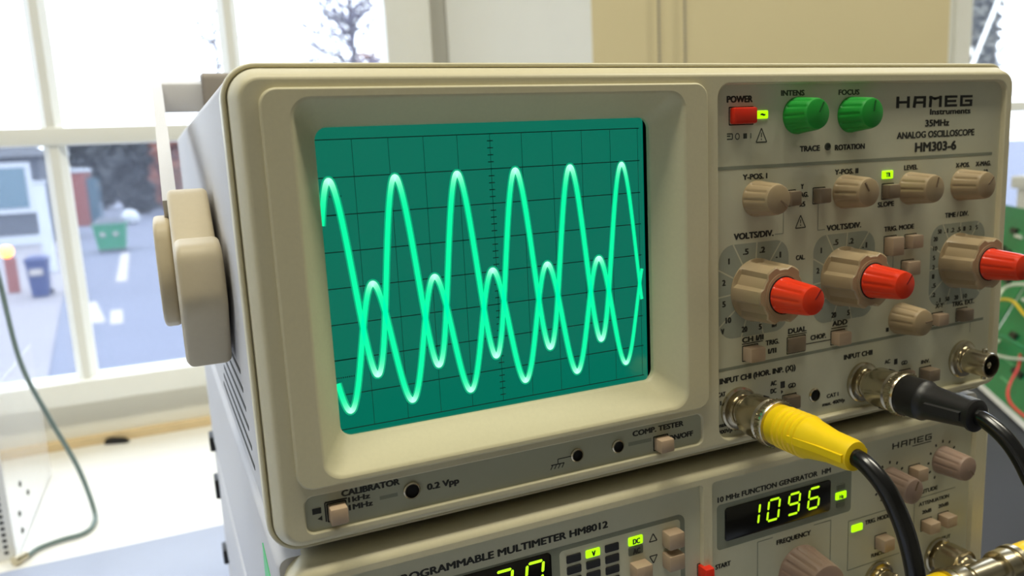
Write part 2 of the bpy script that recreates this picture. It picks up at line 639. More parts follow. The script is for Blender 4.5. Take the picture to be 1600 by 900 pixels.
bz.loft([at_y(rrect(*mixrect(t), 5.5 + (3.5 - 5.5) * t), y) for t, y in ((0, -1.45), (0.06, -1.3), (0.12, -0.9), (0.5, 2.4), (0.93, 6.1), (0.97, 6.5), (1.0, 7.0), (1.0, 8.6))])
bz.build('screen_bezel', 'bezel', scope, 24)

crt = MB().loft([at_y(rrect(15.5, 120.2, 22.8, 112.4, 4, d), y) for y, d in ((13, 0), (8.5, 0), (8.0, 0.6))], True, True).build('crt_screen', 'crt_glass', scope)
MB().box(14, 125, 13.0, 14, 20, 116).build('screen_surround', 'black', scope)
gx, gz = 17.83, 26.99
gm = MB()
YG = 7.96
for j in range(9):
    bar(gm, gx - 0.6, gz + j * 10, gx + 100.6, gz + j * 10, 0.26, YG)
for i in range(11):
    bar(gm, gx + i * 10, gz, gx + i * 10, gz + 80, 0.13, YG)
for j in range(41):
    bar(gm, gx + 49.1, gz + j * 2, gx + 50.9, gz + j * 2, 0.26, YG)
for j, n in ((15, 10), (20, 10), (60, 10), (65, 10)):
    for i in range(n):
        bar(gm, gx + 0.4 + i * 0.6, gz + j, gx + 0.7 + i * 0.6, gz + j, 0.4, YG)
tag(gm.build('graticule', 'graticule', crt, 0), kind='stuff')


def trace(mean, amp, period, peak, xa, xb, name):
    N = 520
    pts = []
    for i in range(N + 1):
        x = xa + (xb - xa) * i / N
        ph = 2 * math.pi * (x - peak) / period
        pts.append((gx + 10 * x, gz + 10 * (mean + amp * math.cos(ph)), abs(math.cos(ph)) ** 16))
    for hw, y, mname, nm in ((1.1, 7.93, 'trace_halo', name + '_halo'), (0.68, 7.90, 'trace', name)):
        v, f, dw = [], [], []
        for i, (x, z, d) in enumerate(pts):
            a, b = pts[max(0, i - 1)], pts[min(N, i + 1)]
            t = Vector((b[0] - a[0], b[1] - a[1])).normalized()
            k = hw * (1.0 + 0.18 * d)
            if x > gx + 88:
                k *= 1 - 0.35 * (x - gx - 88) / 13
            v += [(x - t.y * k, y, z + t.x * k), (x + t.y * k, y, z - t.x * k)]
            dw += [d, d]
            if i:
                f.append((2 * i - 2, 2 * i - 1, 2 * i + 1, 2 * i))
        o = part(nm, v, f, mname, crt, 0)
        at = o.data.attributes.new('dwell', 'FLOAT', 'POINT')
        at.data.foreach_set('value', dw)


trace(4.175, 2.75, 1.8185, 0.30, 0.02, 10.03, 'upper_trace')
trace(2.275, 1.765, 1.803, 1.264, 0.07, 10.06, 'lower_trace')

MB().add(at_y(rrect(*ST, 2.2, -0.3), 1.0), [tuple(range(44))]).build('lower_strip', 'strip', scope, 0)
panel = MB().add(at_y(rrect(*CP, 4.5, -0.3), 2.0), [tuple(range(44))]).build('control_panel', 'panel', scope, 0)
strip = scope.children[-2]


# --- shared knob and button meshes
def knob_mesh(name, r0, r1, L, material, flutes=12, depth=0.07, lobes=False):
    m = MB()
    n = 96
    loops = []

    def ring(r, y, amt):
        out = []
        for i in range(n):
            a = 2 * math.pi * i / n
            if lobes:
                c = math.cos(6 * a)
                k = 1 - amt * (0.5 - 0.5 * math.tanh(5 * c)) * 1.0
            else:
                k = 1 - amt * max(0.0, math.cos(flutes * a)) ** 2
            out.append((r * k * math.cos(a), y, r * k * math.sin(a)))
        return out
    loops.append(ring(r0 * 1.02, 0, 0))
    loops.append(ring(r0 * 1.02, -0.5, 0))
    loops.append(ring(r0, -0.9, depth))
    loops.append(ring(r0 + (r1 - r0) * 0.85, -L * 0.86, depth))
    if lobes:
        loops.append(ring(r1, -L + 0.4, depth))
        loops.append(ring(r1 - 0.5, -L, depth))
    else:
        loops.append(ring(r1, -L * 0.9, 0))
        loops.append(ring(r1 - 0.25, -L + 0.3, 0))
        loops.append(ring(r1 - 0.8, -L, 0))
    m.loft(loops, True, True)
    return m.mesh(name, material, 35)


KN = {
    'beige': knob_mesh('knob', 5.9, 5.0, 10.6, 'knob'),
    'green': knob_mesh('knob', 6.0, 5.1, 9.6, 'green_knob'),
    'red': knob_mesh('knob', 5.8, 4.7, 13.0, 'red_knob', 10, 0.06),
    'big': knob_mesh('knob', 10.6, 10.0, 13.0, 'knob', lobes=True, depth=0.12),
    'pink': knob_mesh('knob', 5.7, 5.0, 11.5, 'knob_pink'),
    'freq': knob_mesh('knob', 10.0, 8.6, 13.5, 'knob_pink', 18, 0.05),
}
mat('knob_line', (118, 98, 76), 0.6, noise=0.1, scale=300)
mat('green_line', (14, 96, 34), 0.6, noise=0.1, scale=300)
mat('red_line', (150, 26, 14), 0.6, noise=0.1, scale=300)
POINTERS = {k: MB().box(-0.25, 0.25, -0.12, 0.1, 0.6, 4.2).mesh('pointer_line', mm, 0) for k, mm in (('green', 'green_line'), ('red', 'red_line'), ('beige', 'knob_line'), ('pink', 'knob_line'), ('freq', 'knob_line'))}


def knob(parent, kind, x, z, y, tip, label=None, ang=0):
    o = link('knob', KN[kind], parent, (x, y, z))
    if label:
        o['label'] = label
    if kind not in ('big',):
        p = link('pointer_line', POINTERS[kind], o, (x, tip, z))
        p.rotation_euler = (0, ang, 0)
    return o


def btn_mesh(w_, h_, L, material, b=0.6):
    return MB().box(-w_ / 2, w_ / 2, -L, 0.2, -h_ / 2, h_ / 2, b).mesh('push_button', material, 35)


def button(parent, x0, x1, z0, z1, L, y=2.0, material='button', b=0.55, label=None, name='push_button'):
    cx, cz = (x0 + x1) / 2, (z0 + z1) / 2
    o = link(name, btn_mesh(x1 - x0, z1 - z0, L, material, b), parent, (cx, y, cz))
    if label:
        o['label'] = label
    # dark slot around the button
    s_ = MB().plate([rrect(x0 - .35, x1 + .35, z0 - .35, z1 + .35, .3, n=2), rrect(x0, x1, z0, z1, .2, n=2)], y - 0.03).build('button_slot', 'hole', o, 0)
    s_.matrix_parent_inverse = Matrix.Translation(-Vector((cx, y, cz)) * S)
    return o


YP = 2.0
knob(scope, 'green', 177.0, 109.0, YP, -7.7, 'green intensity knob', 0.5)
knob(scope, 'green', 201.2, 108.7, YP, -7.7, 'green focus knob', 0.2)
for x, z, a in ((160.0, 82.4, 2.2), (199.5, 82.2, -0.6), (231.5, 81.4, 0.3), (259.0, 81.0, 0.8), (228.6, 32.8, 1.5)):
    knob(scope, 'beige', x, z, YP, -8.7, None, a)
for x, z in ((160.0, 51.6), (199.5, 52.0), (259.0, 51.8)):
    o = knob(scope, 'big', x, z, YP, 0)
    m = MB().lathe((x, -10.9, z), (0, -1, 0), [(7.4, 0), (7.4, 0.25), (6.4, 0.3)], 32)
    m.build('knob_rim', 'knob', o).matrix_parent_inverse = Matrix.Translation(-Vector((x, YP, z)) * S)
    m = MB().lathe((x, -11.0, z), (0, -1, 0), [(6.3, 0), (6.3, 0.4)], 32)
    m.build('knob_gap', 'hole', o).matrix_parent_inverse = Matrix.Translation(-Vector((x, YP, z)) * S)
    knob(scope, 'red', x, z, -11.0, -24.05, 'red inner fine-adjust knob', 0.7)

button(scope, 148.9, 158.3, 106.9, 112.1, 2.6, material='red_button', label='red power button', b=0.7)


def led(parent, x0, x1, z0, z1, y=2.0, material='led'):
    return MB().loft([at_y(rrect(x0, x1, z0, z1, 0.4, d, 3), yy) for yy, d in ((y, 0), (y - .3, 0), (y - .42, .15))], False, True).build('indicator_light', material, parent, 0)


l1 = led(scope, 159.6, 164.4, 108.4, 111.0)
text(scope, '~', 161.0, 163.2, 108.6, 2.9, y=1.55, material='ink', bold=0.042)
led(scope, 217.0, 222.3, 85.6, 88.5)
text(scope, 'TR', 218.4, 221.0, 86.2, 1.7, y=1.55, material='ink_soft')

for a in ((171.9, 176.6, 79.1, 84.1), (184.7, 189.9, 79.1, 84.2), (217.4, 222.9, 78.5, 83.6)):
    button(scope, *a, 3.4, material='button_dark')
button(scope, 219.3, 225.2, 57.6, 64.4, 4.0, material='button')
for k in range(4):
    MB().box(225.4, 228.6, 1.2, 2.0, 58.0 + k * 1.6, 58.7 + k * 1.6).build('switch_rib', 'panel', scope, 0)
button(scope, 229.8, 235.6, 59.3, 64.2, 3.6, material='button')
button(scope, 228.4, 234.6, 49.3, 54.6, 3.6, material='button')
button(scope, 154.3, 160.6, 27.5, 32.5, 4.4, label='protruding channel select button')
button(scope, 173.9, 181.9, 27.2, 32.7, 0.9, material='button_dark', label='pressed-in dual button')
button(scope, 194.3, 200.5, 27.5, 32.3, 3.8)
button(scope, 246.0, 251.6, 27.7, 32.3, 3.4)
button(scope, 259.6, 265.6, 27.6, 32.4, 3.4, material='button_dark')
button(scope, 172.0, 178.0, 7.2, 12.0, 2.8, material='button_dark')
button(scope, 229.5, 235.0, 7.2, 12.0, 2.8, material='button')
button(scope, 240.4, 246.4, 6.6, 11.4, 4.6, material='button_dark')
button(scope, 11.6, 16.4, 4.4, 9.2, 4.2, y=1.0, label='calibrator frequency switch button')
button(scope, 117.2, 122.4, 3.3, 7.7, 4.2, y=1.0, label='component tester switch button')
# jacks on the lower strip and the control panel


def jack(parent, x, z, r, y):
    o = MB().lathe((x, y, z), (0, -1, 0), [(r + .5, 0), (r + .5, .5), (r + .2, .8), (r, .8), (r, -.2)], 28, False, False).build('jack_socket', 'nickel', parent)
    MB().lathe((x, y - 0.05, z), (0, -1, 0), [(r, 0), (r * .9, .05)], 24).build('socket_hole', 'hole', o)
    return o


jack(scope, 35.3, 8.0, 2.0, 1.0)
jack(scope, 88.6, 7.6, 1.7, 1.0)
jack(scope, 103.4, 7.5, 1.7, 1.0)
jack(scope, 186.6, 9.9, 2.0, 2.0)


def bnc_socket(parent, x, z, y=2.0, L=11.0, hollow=False):
    m = MB().lathe((x, y, z), (0, -1, 0), [(7.6, 0), (7.6, 1.0), (7.0, 1.5), (6.2, 1.6), (5.4, 2.0), (5.4, 3.2), (4.9, 3.3), (4.9, L - .6), (4.7, L), (4.1, L), (4.1, L - 4)], 36)
    o = m.build('bnc_socket', 'nickel', parent)
    for s in (-1, 1):
        MB().lathe((x, y - L + 3, z), (0, 0, s), [(0.9, 4.6), (0.9, 6.0), (0.5, 6.2)], 12).build('bayonet_pin', 'nickel', o)
    if hollow:
        MB().lathe((x, y - L + 3.5, z), (0, -1, 0), [(4.1, 0), (4.05, .1)], 24).build('socket_hole', 'hole', o)
        MB().lathe((x, y - L + 3.5, z), (0, -1, 0), [(1.2, 0), (1.2, 2.6), (.8, 2.8)], 16).build('centre_contact', 'nickel', o)
    return o


B1 = (152.5, 11.0)
B2 = (210.0, 11.0)
B3 = (264.0, 11.6)
bnc_socket(scope, *B1)
bnc_socket(scope, *B2)
bnc_socket(scope, *B3, L=12.5, hollow=True)
MB().lathe((190.8, 2.0, 98.2), (0, -1, 0), [(1.3, 0), (1.3, .3), (.9, .35), (.9, .1)], 20).build('trimmer_hole', 'ink_soft', scope)


# --- dial backgrounds behind the big knobs
def dial(x0, x1, z0, z1, cx, cz):
    o = MB().add(at_y(rrect(x0, x1, z0, z1, 6.0), 1.97), [tuple(range(44))]).build('dial_scale', 'dial', panel, 0)
    m = MB()
    for a in range(10):
        t = math.radians(20 + a * 33)
        c, s = math.cos(t), math.sin(t)
        k = min((x1 - x0) / 2 / max(1e-6, abs(c)), (z1 - z0) / 2 / max(1e-6, abs(s)))
        bar(m, (x0 + x1) / 2 + c * 10, (z0 + z1) / 2 + s * 10, (x0 + x1) / 2 + c * k, (z0 + z1) / 2 + s * k, 0.5, 1.95)
    tag(m.build('dial_division', 'panel', panel, 0), kind='stuff')


dial(144.2, 174.0, 36.0, 67.8, 160, 51.6)
dial(185.2, 214.6, 36.0, 67.6, 199.5, 52)
dial(243.6, 273.8, 35.0, 66.6, 259, 51.8)

# --- printing on the control panel
T_ = lambda *a, **k: text(panel, *a, **k)
T_('POWER', 147.7, 158.3, 113.8, 2.1, bold=0.042)
T_('INTENS', 170.0, 180.2, 115.6, 1.8, material='ink_soft')
T_('FOCUS', 195.3, 205.1, 115.5, 1.8, material='ink_soft')
T_('Instruments', 240.3, 262.2, 107.8, 2.1)
T_('35MHz', 238.0, 250.9, 103.6, 2.4)
T_('ANALOG OSCILLOSCOPE', 223.8, 264.9, 99.6, 2.4, bold=0.034)
T_('HM303-6', 233.2, 255.3, 94.6, 3.4, bold=0.036)
T_('TRACE', 178.3, 187.4, 97.0, 1.9)
T_('ROTATION', 194.1, 208.3, 96.8, 1.9)
T_('Y-POS. I', 154.1, 164.5, 88.9, 1.8)
T_('Y-POS. II', 194.3, 205.5, 88.4, 1.8)
T_('LEVEL', 228.0, 235.2, 88.2, 1.8)
T_('X-POS.', 255.4, 263.2, 87.7, 1.8)
T_('X-MAG.', 266.5, 275.3, 87.7, 1.8)
T_('x10', 269.5, 273.8, 84.6, 1.7)
T_('Y', 179.0, 180.4, 84.4, 1.7)
T_('MAG.', 177.0, 182.6, 81.6, 1.7)
T_('x5', 178.4, 181.2, 78.4, 1.7)
T_('VOLTS/DIV.', 150.4, 167.4, 69.4, 2.1)
T_('VOLTS/DIV.', 191.0, 207.6, 69.0, 2.0)
T_('TIME / DIV.', 250.7, 263.9, 69.0, 1.9)
T_('SLOPE', 215.3, 223.6, 75.6, 1.8)
T_('TRIG. MODE', 218.9, 234.4, 66.4, 1.8)
T_('CH I/II', 153.9, 163.3, 33.9, 1.9)
T_('DUAL', 174.1, 182.6, 34.2, 1.9)
T_('ADD', 194.6, 202.0, 34.2, 1.9)
T_('CHOP.', 184.4, 191.9, 30.5, 1.8)
T_('TRIG.', 164.1, 170.2, 31.5, 1.8)
T_('I/II', 165.2, 169.0, 28.4, 1.8)
T_('INPUT CHI (HOR. INP. (X))', 144.4, 177.8, 20.8, 2.0)
T_('INPUT CHII', 200.6, 215.0, 20.8, 1.9)
T_('TRIG. EXT.', 256.9, 269.7, 33.7, 1.9)
T_('X-Y', 247.6, 252.2, 34.2, 1.8)
T_('CAT', 143.6, 147.0, 16.4, 1.6)
T_('I', 144.6, 145.2, 13.4, 1.6)
T_('max.', 143.6, 147.6, 5.6, 1.5)
T_('400Vp 1MΩ||20pF', 143.6, 161.0, 3.2, 1.4)
T_('CAT I', 192.6, 198.4, 7.6, 1.5)
T_('max. 400Vp', 190.6, 201.6, 4.8, 1.4)
T_('AC', 166.4, 169.2, 16.6, 1.7)
T_('DC', 166.4, 169.2, 13.8, 1.7)
T_('GD', 174.4, 178.0, 14.4, 1.7)
T_('AC', 221.4, 224.4, 16.0, 1.6)
T_('GD', 230.2, 233.6, 14.2, 1.6)
T_('INV.', 241.0, 245.8, 13.0, 1.5)
T_('CAL.', 177.2, 181.4, 60.0, 1.7)
for s, x, z in (('.5', 155.5, 65.1), ('.2', 162.5, 65.1), ('.1', 169.5, 62.7), ('1', 148.5, 62.5), ('2', 146.4, 55.5), ('5', 146.4, 48.3), ('10', 148.2, 42.6), ('V', 145.8, 39.0), ('20', 155.0, 38.6), ('5', 161.8, 38.6), ('mV', 168.0, 38.6),
                ('1', 188.8, 62.4), ('.5', 195.6, 64.7), ('.2', 202.9, 64.5), ('.1', 209.5, 62.4), ('2', 187.4, 55.3), ('5', 187.4, 48.3), ('10', 188.6, 42.2), ('20', 195.3, 38.4), ('5', 202.4, 38.4)):
    wd = {1: 1.5, 2: 2.5}[len(s)] * (0.45 if s == '1' else 1)
    T_(s, x - wd / 2, x + wd / 2, z - 1.0, 2.0, bold=0.042)
for k, s in enumerate(('20', '10', '5', '2', '1', '.5', '.2')):
    T_(s, 245.0, 247.4 if len(s) > 1 else 246.4, 60.5 - k * 3.6, 1.7, bold=0.042)
for k, s in enumerate(('50', '.1', '.2', '.5', '1', '2', '5')):
    T_(s, 247.2 + k * 3.5, 249.4 + k * 3.5 - (0.8 if len(s) == 1 else 0), 63.2, 1.7, bold=0.042)
for k, s in enumerate(('.1', '50', '20', '10')):
    T_(s, 248.0 + k * 5.0, 250.4 + k * 5.0, 36.4, 1.7, bold=0.042)
# divider lines, connector lines, symbols
m = MB()
bar(m, 143.2, 93.0, 275.6, 92.2, 1.1, 1.95)
bar(m, 143.2, 25.6, 275.6, 26.6, 1.1, 1.95)
tag(m.build('printed_divider', 'ink_grey', panel, 0), kind='stuff')
m = MB()
for x0, z0, x1, z1 in ((153.9, 33.4, 163.0, 33.4), (174.0, 33.6, 182.6, 33.6), (194.2, 33.4, 202, 33.4), (182.2, 29.4, 194.0, 29.4)):
    bar(m, x0, z0, x1, z1, 0.35, 1.95)
tag(m.build('printed_line', 'ink', panel, 0), kind='stuff')
m = MB()
for x0, z0, x1, z1 in ((171.5, 79, 171.5, 69.8), (171.5, 69.8, 167.8, 69.8), (187, 79, 187, 69.6), (187, 69.6, 190.4, 69.6), (268, 27.4, 268, 22), (224.0, 46.5, 224, 57)):
    bar(m, x0, z0, x1, z1, 0.3, 1.95)
tag(m.build('printed_line', 'ink_grey', panel, 0), kind='stuff')


def warn(x, z, wd, h):
    m = MB()
    a, b, c = (x, z), (x + wd, z), (x + wd / 2, z + h)
    for p, q in ((a, b), (b, c), (c, a)):
        bar(m, *p, *q, 0.42, 1.95)
    bar(m, x + wd / 2, z + 1.6, x + wd / 2, z + h - 1.4, 0.4, 1.95)
    bar(m, x + wd / 2, z + 0.7, x + wd / 2, z + 1.2, 0.4, 1.95)
    m.build('warning_symbol', 'ink_soft', panel, 0)


warn(159.7, 100.8, 4.4, 4.5)
warn(176.9, 71.1, 4.5, 4.3)
m = MB()
for x0, z0, x1, z1 in ((147.8, 102.2, 150.0, 102.2), (150.0, 102.2, 150.0, 103.9), (150.0, 103.9, 147.8, 103.9), (147.8, 103.2, 149.2, 103.2)):
    bar(m, x0, z0, x1, z1, 0.4, 1.95)
for k in range(14):
    a, b = 2 * math.pi * k / 14, 2 * math.pi * (k + 1) / 14
    bar(m, 152.0 + .8 * math.cos(a), 103 + .95 * math.sin(a), 152.0 + .8 * math.cos(b), 103 + .95 * math.sin(b), 0.35, 1.95)
m.add([(154.4, 1.95, 102.2), (155.9, 1.95, 102.2), (155.9, 1.95, 103.9), (154.4, 1.95, 103.9)], [(0, 1, 2, 3)])
bar(m, 157.5, 102.2, 157.5, 103.9, 0.35, 1.95)
tag(m.build('power_symbols', 'ink_soft', panel, 0), kind='stuff')
m = MB()
m.add([(170.9, 1.95, 15.0), (172.9, 1.95, 15.0), (172.9, 1.95, 17.4), (170.9, 1.95, 17.4)], [(0, 1, 2, 3)])
m.add([(171.2, 1.95, 12.8), (172.2, 1.95, 13.6), (171.2, 1.95, 14.4)], [(0, 1, 2)])
m.add([(226.4, 1.95, 15.0), (228.2, 1.95, 15.0), (228.2, 1.95, 17.2), (226.4, 1.95, 17.2)], [(0, 1, 2, 3)])
m.add([(221.5, 1.95, 28.4), (223.0, 1.95, 28.4), (223.0, 1.95, 30.0), (221.5, 1.95, 30.0)], [(0, 1, 2, 3)])
tag(m.build('printed_symbols', 'ink', panel, 0), kind='stuff')


# block-letter maker's name, drawn from strokes
def logo(parent, x0, x1, z, h, y, lw, name='logo_lettering'):
    m = MB()
    n = 5
    pitch = (x1 - x0) / n
    cw = pitch * 0.82
    L = {'H': [((0, 0), (0, 1)), ((1, 0), (1, 1)), ((0, .5), (1, .5))],
         'A': [((0, 0), (.12, 1)), ((1, 0), (1, 1)), ((.1, 1), (1, 1)), ((0.05, .45), (1, .45))],
         'M': [((0, 0), (.06, 1)), ((1, 0), (1, 1)), ((0, 1), (.45, .72)), ((.45, .72), (1, 1))],
         'E': [((0, 0), (0, 1)), ((0, 0), (1, 0)), ((0, 1), (1, 1)), ((0, .5), (.9, .5))],
         'G': [((0, 0), (0, 1)), ((0, 0), (1, 0)), ((0, 1), (1, 1)), ((1, 0), (1, .5)), ((.5, .5), (1, .5))]}
    for k, ch in enumerate('HAMEG'):
        ox = x0 + k * pitch
        for (a, b), (c, d) in L[ch]:
            vertical = abs(a - c) < .3
            ax, az, cx, cz = ox + lw / 2 + a * (cw - lw), z + b * h, ox + lw / 2 + c * (cw - lw), z + d * h
            if vertical:
                bar(m, ax, az, cx, cz, lw, y - .05)
            else:
                zz0 = min(max(az, z + lw * .3), z + h - lw * .3)
                zz1 = min(max(cz, z + lw * .3), z + h - lw * .3)
                bar(m, ax - lw / 2, zz0, cx + lw / 2, zz1, lw * .6, y - .055)
    m.build(name, 'ink', parent, 0)


logo(panel, 223.0, 264.4, 110.4, 4.1, 2.0, 1.5)

# --- printing on the lower strip
T2 = lambda *a, **k: text(strip, *a, y=1.0, **k)
T2('CALIBRATOR', 15.5, 32.1, 10.6, 1.8, bold=0.042)
T2('1kHz', 17.2, 23.4, 8.5, 1.55, bold=0.042)
T2('1MHz', 17.2, 24.0, 6.2, 1.6, bold=0.042)
T2('0.2 Vpp', 39.8, 49.7, 7.0, 1.9, bold=0.042)
T2('COMP. TESTER', 109.0, 128.9, 9.6, 1.8, bold=0.042)
T2('ON/OFF', 122.6, 132.7, 5.4, 1.8, bold=0.042)
m = MB()
for a in ((7.4, 7.2, 9.8, 8.9), ):
    m.add([(a[0], .95, a[1]), (a[2], .95, a[1]), (a[2], .95, a[3]), (a[0], .95, a[3])], [(0, 1, 2, 3)])
m.add([(8.6, .95, 5.7), (9.9, .95, 5.0), (9.9, .95, 6.5)], [(0, 1, 2)])
bar(m, 82.0, 7.6, 86.6, 7.6, .3, .95)
bar(m, 82.0, 7.6, 82.0, 6.0, .3, .95)
bar(m, 79.6, 6.0, 84.2, 6.0, .35, .95)
for k in range(4):
    bar(m, 80.2 + k * 1.3, 6.0, 79.4 + k * 1.3, 4.6, .3, .95)
bar(m, 10.9, 4.4, 10.9, 9.9, .4, .95)
bar(m, 10.9, 9.9, 17.0, 9.9, .5, .95)
tag(m.build('printed_symbols', 'ink', strip, 0), kind='stuff')
m = MB()
m.add([(26.0, .95, 7.2), (31.2, .95, 7.2), (31.2, .95, 8.3), (26.0, .95, 8.3)], [(0, 1, 2, 3)])
m.add([(107.4, .95, 6.6), (116.2, .95, 6.6), (116.2, .95, 7.9), (107.4, .95, 7.9)], [(0, 1, 2, 3)])
tag(m.build('printed_arrow_bar', 'ink_grey', strip, 0), kind='stuff')

MB().box(3, W - 3, 9, 366, -5.2, -0.4, 0.8).build('gap_shade_plate', 'black', scope)  # black plate added to darken the shaded gap between scope and mainframe
# --- carrying handle
hub = round_poly([(64, 44), (58, 58), (61, 75), (70, 80), (92, 95), (118, 92), (128, 60), (104, 36), (72, 36)], 4, 4)
h_hub = MB().prism(hub, -19.5, -6.2, 2.0).build('handle_hub', 'handle', scope)
fr_ = round_poly([(67, 37), (48, 60), (51, 78), (66, 80.5), (72, 60), (70, 36.5)], 5, 5)
MB().prism(fr_, -19.0, -5.4, 2.2).build('hub_front_pad', 'handle', h_hub)
h_out = round_poly([(84, 50), (80, 66), (86, 84), (110, 86), (122, 62), (106, 44)], 6, 4)
MB().prism(h_out, -25.0, -19.4, 1.5).build('hub_cover', 'handle', h_hub)
MB().prism([(112, 44), (120, 60), (116, 70), (100, 66)], -6.2, -3.0).build('pivot', 'grip', h_hub)
arm = MB()
loops = []
for y, z, wd in ((100, 82, 9), (140, 100, 8), (200, 121, 8), (236, 135, 8), (252, 140, 7)):
    loops.append([(-21.0, y - 4, z + wd), (-16.2, y - 4, z + wd), (-16.2, y + 4, z - wd), (-21.0, y + 4, z - wd)])
arm.loft(loops, True, True).build('handle_arm', 'case', scope, 40)  # sky light on the arm put into the whiter case colour
arm2 = MB()
loops = [[(2 * W / 2 - x, y, z) for x, y, z in l] for l in loops]
arm2.loft(loops, True, True).build('handle_arm', 'case', scope, 40)
cbp = round_poly([(246, 131), (246, 146), (256, 149), (256, 134)], 1.5, 2)
MB().prism(cbp, -21.0, W + 21.0, 1.5).build('handle_bar', 'case', scope, 40)
gp = round_poly([(243, 130), (243, 151), (259, 153), (259, 132)], 3, 3)
MB().prism(gp, 3, 262, 2).build('handle_grip', 'grip', scope, 40)
for x in (20, W - 20):
    for y in (40, 340):
        MB().lathe((x, y, -7.4), (0, 0, 1), [(7, 0), (8, 1), (8, 6.9)], 20).build('foot', 'rubber', scope)


# ================================================================== STACK BELOW: modular mainframes
def mainframe(k, label):
    top = -7.5 - k * 84.6
    root = thing('modular_mainframe', label, 'instrument', (141, 190, top - 84.5), 'mainframes in the stack')
    z1, z0 = top, top - 78.6
    c = MB()
    lo = []
    for y, d in ((9, 0.6), (10, 0.0), (120, -2.6), (250, -5.4), (350, -7.4), (368, -7.6), (372, -6)):
        l = rrect(-2.6, W + 2.6, z0, z1, 3.0)
        lo.append([(x + (d if x < W / 2 else -d), y, z) for x, z in l])
    c.loft(lo, True, True).build('case', 'case', root)
    # front moulding
    f = MB()
    fx0, fx1, fz0, fz1 = 1.5, 279.5, z0 + 3.0, z1 - 2.4
    f.loft([at_y(rrect(fx0, fx1, fz0, fz1, 4.5, d), y) for y, d in ((12, -2.6), (6, -2.7), (3.6, -2.5), (1.8, -1.9), (0.8, -1.0), (0.2, -0.2), (0, 0.7))], True, False)
    f.plate([rrect(fx0, fx1, fz0, fz1, 4.5, 0.7), rrect(5.5, 136.0, z0 + 6, fz1 - 2.6, 1.5), rrect(139.5, 272.5, z0 + 6, fz1 - 2.6, 1.5)], 0.0)
    for a, b in ((5.5, 136.0), (139.5, 272.5)):
        f.loft([at_y(rrect(a, b, z0 + 6, fz1 - 2.6, 1.5), 0), at_y(rrect(a, b, z0 + 6, fz1 - 2.6, 1.5, 0.2), 2.4)])
    f.build('front_frame', 'beige', root)
    pans = []
    for a, b in ((5.5, 136.0), (139.5, 272.5)):
        pans.append(MB().add(at_y(rrect(a, b, z0 + 6, fz1 - 2.6, 1.5, 0.15), 2.0), [tuple(range(44))]).build('module_panel', 'panel', root, 0))
    for x in (16, W - 16):
        for y in (30, 350):
            MB().box(x - 8, x + 8, y - 10, y + 10, z0 - 5.9, z0 + 0.05, 1).build('foot', 'rubber', root)
    for y in (352, ):
        MB().box(-13.0, -8.0, y, y + 16, z0 - 5.5, z0 + 5, 1).build('corner_clip', 'rubber', root)
        if k == 1:
            MB().box(-13.0, -8.0, y, y + 16, z0 + 44, z0 + 58, 1).build('corner_clip', 'rubber', root)
    return root, pans


mf, (PL, PR) = mainframe(0, 'mainframe right under the oscilloscope with multimeter and function generator modules')
mainframe(1, 'beige mainframe in the middle of the stack, second below the oscilloscope')
mainframe(2, 'lowest beige mainframe of the stack, standing on the bench')
MB().add([(-2.95, 14, -58), (-3.9, 50, -58), (-3.75, 44, -18), (-3.2, 22, -26), (-2.7, 14, -58), (-3.6, 50, -58), (-3.45, 44, -18), (-2.9, 22, -26)],
         [(0, 1, 2, 3), (4, 5, 6, 7), (0, 1, 5, 4), (1, 2, 6, 5), (2, 3, 7, 6), (3, 0, 4, 7)]).build('green_sticker', 'sticker_green', mf, 0)

# left module: multimeter
TL = lambda *a, **k: text(PL, *a, **k)
TL('PROGRAMMABLE MULTIMETER HM8012', 28.3, 99.6, -19.7, 2.4, bold=0.036)
MB().add(at_y(rrect(8, 129.5, -78, -22.0, 3), 1.98), [tuple(range(44))]).build('printed_field', 'ink_grey', PL, 0)
MB().add(at_y(rrect(81.6, 127.6, -70, -23.6, 1.5), 1.96), [tuple(range(44))]).build('printed_field', 'panel', PL, 0)
SEG = {'0': 'abcdef', '1': 'bc', '2': 'abged', '6': 'afgedc', '9': 'abcdfg', '7': 'abc'}


def seven_seg(parent, ch, x, z, wd, h, y, sl=0.12):
    m = MB()
    t = wd * 0.17
    g = t * 0.25
    P = {'a': ((0, 1), (1, 1)), 'b': ((1, 1), (1, .5)), 'c': ((1, .5), (1, 0)), 'd': ((0, 0), (1, 0)), 'e': ((0, 0), (0, .5)), 'f': ((0, .5), (0, 1)), 'g': ((0, .5), (1, .5))}
    for s in SEG[ch]:
        (a, b), (c, d) = P[s]
        p, q = Vector((a * wd, b * h)), Vector((c * wd, d * h))
        u = (q - p).normalized()
        p, q = p + u * (g + t * .5), q - u * (g + t * .5)
        n = Vector((-u.y, u.x)) * t / 2
        hexa = [p - u * t * .4, p + n, q + n, q + u * t * .4, q - n, p - n]
        m.add([(x + v.x + (v.y) * sl, y, z + v.y) for v in hexa], [tuple(range(6))])
    m.build('display_digit', 'segment', parent, 0)


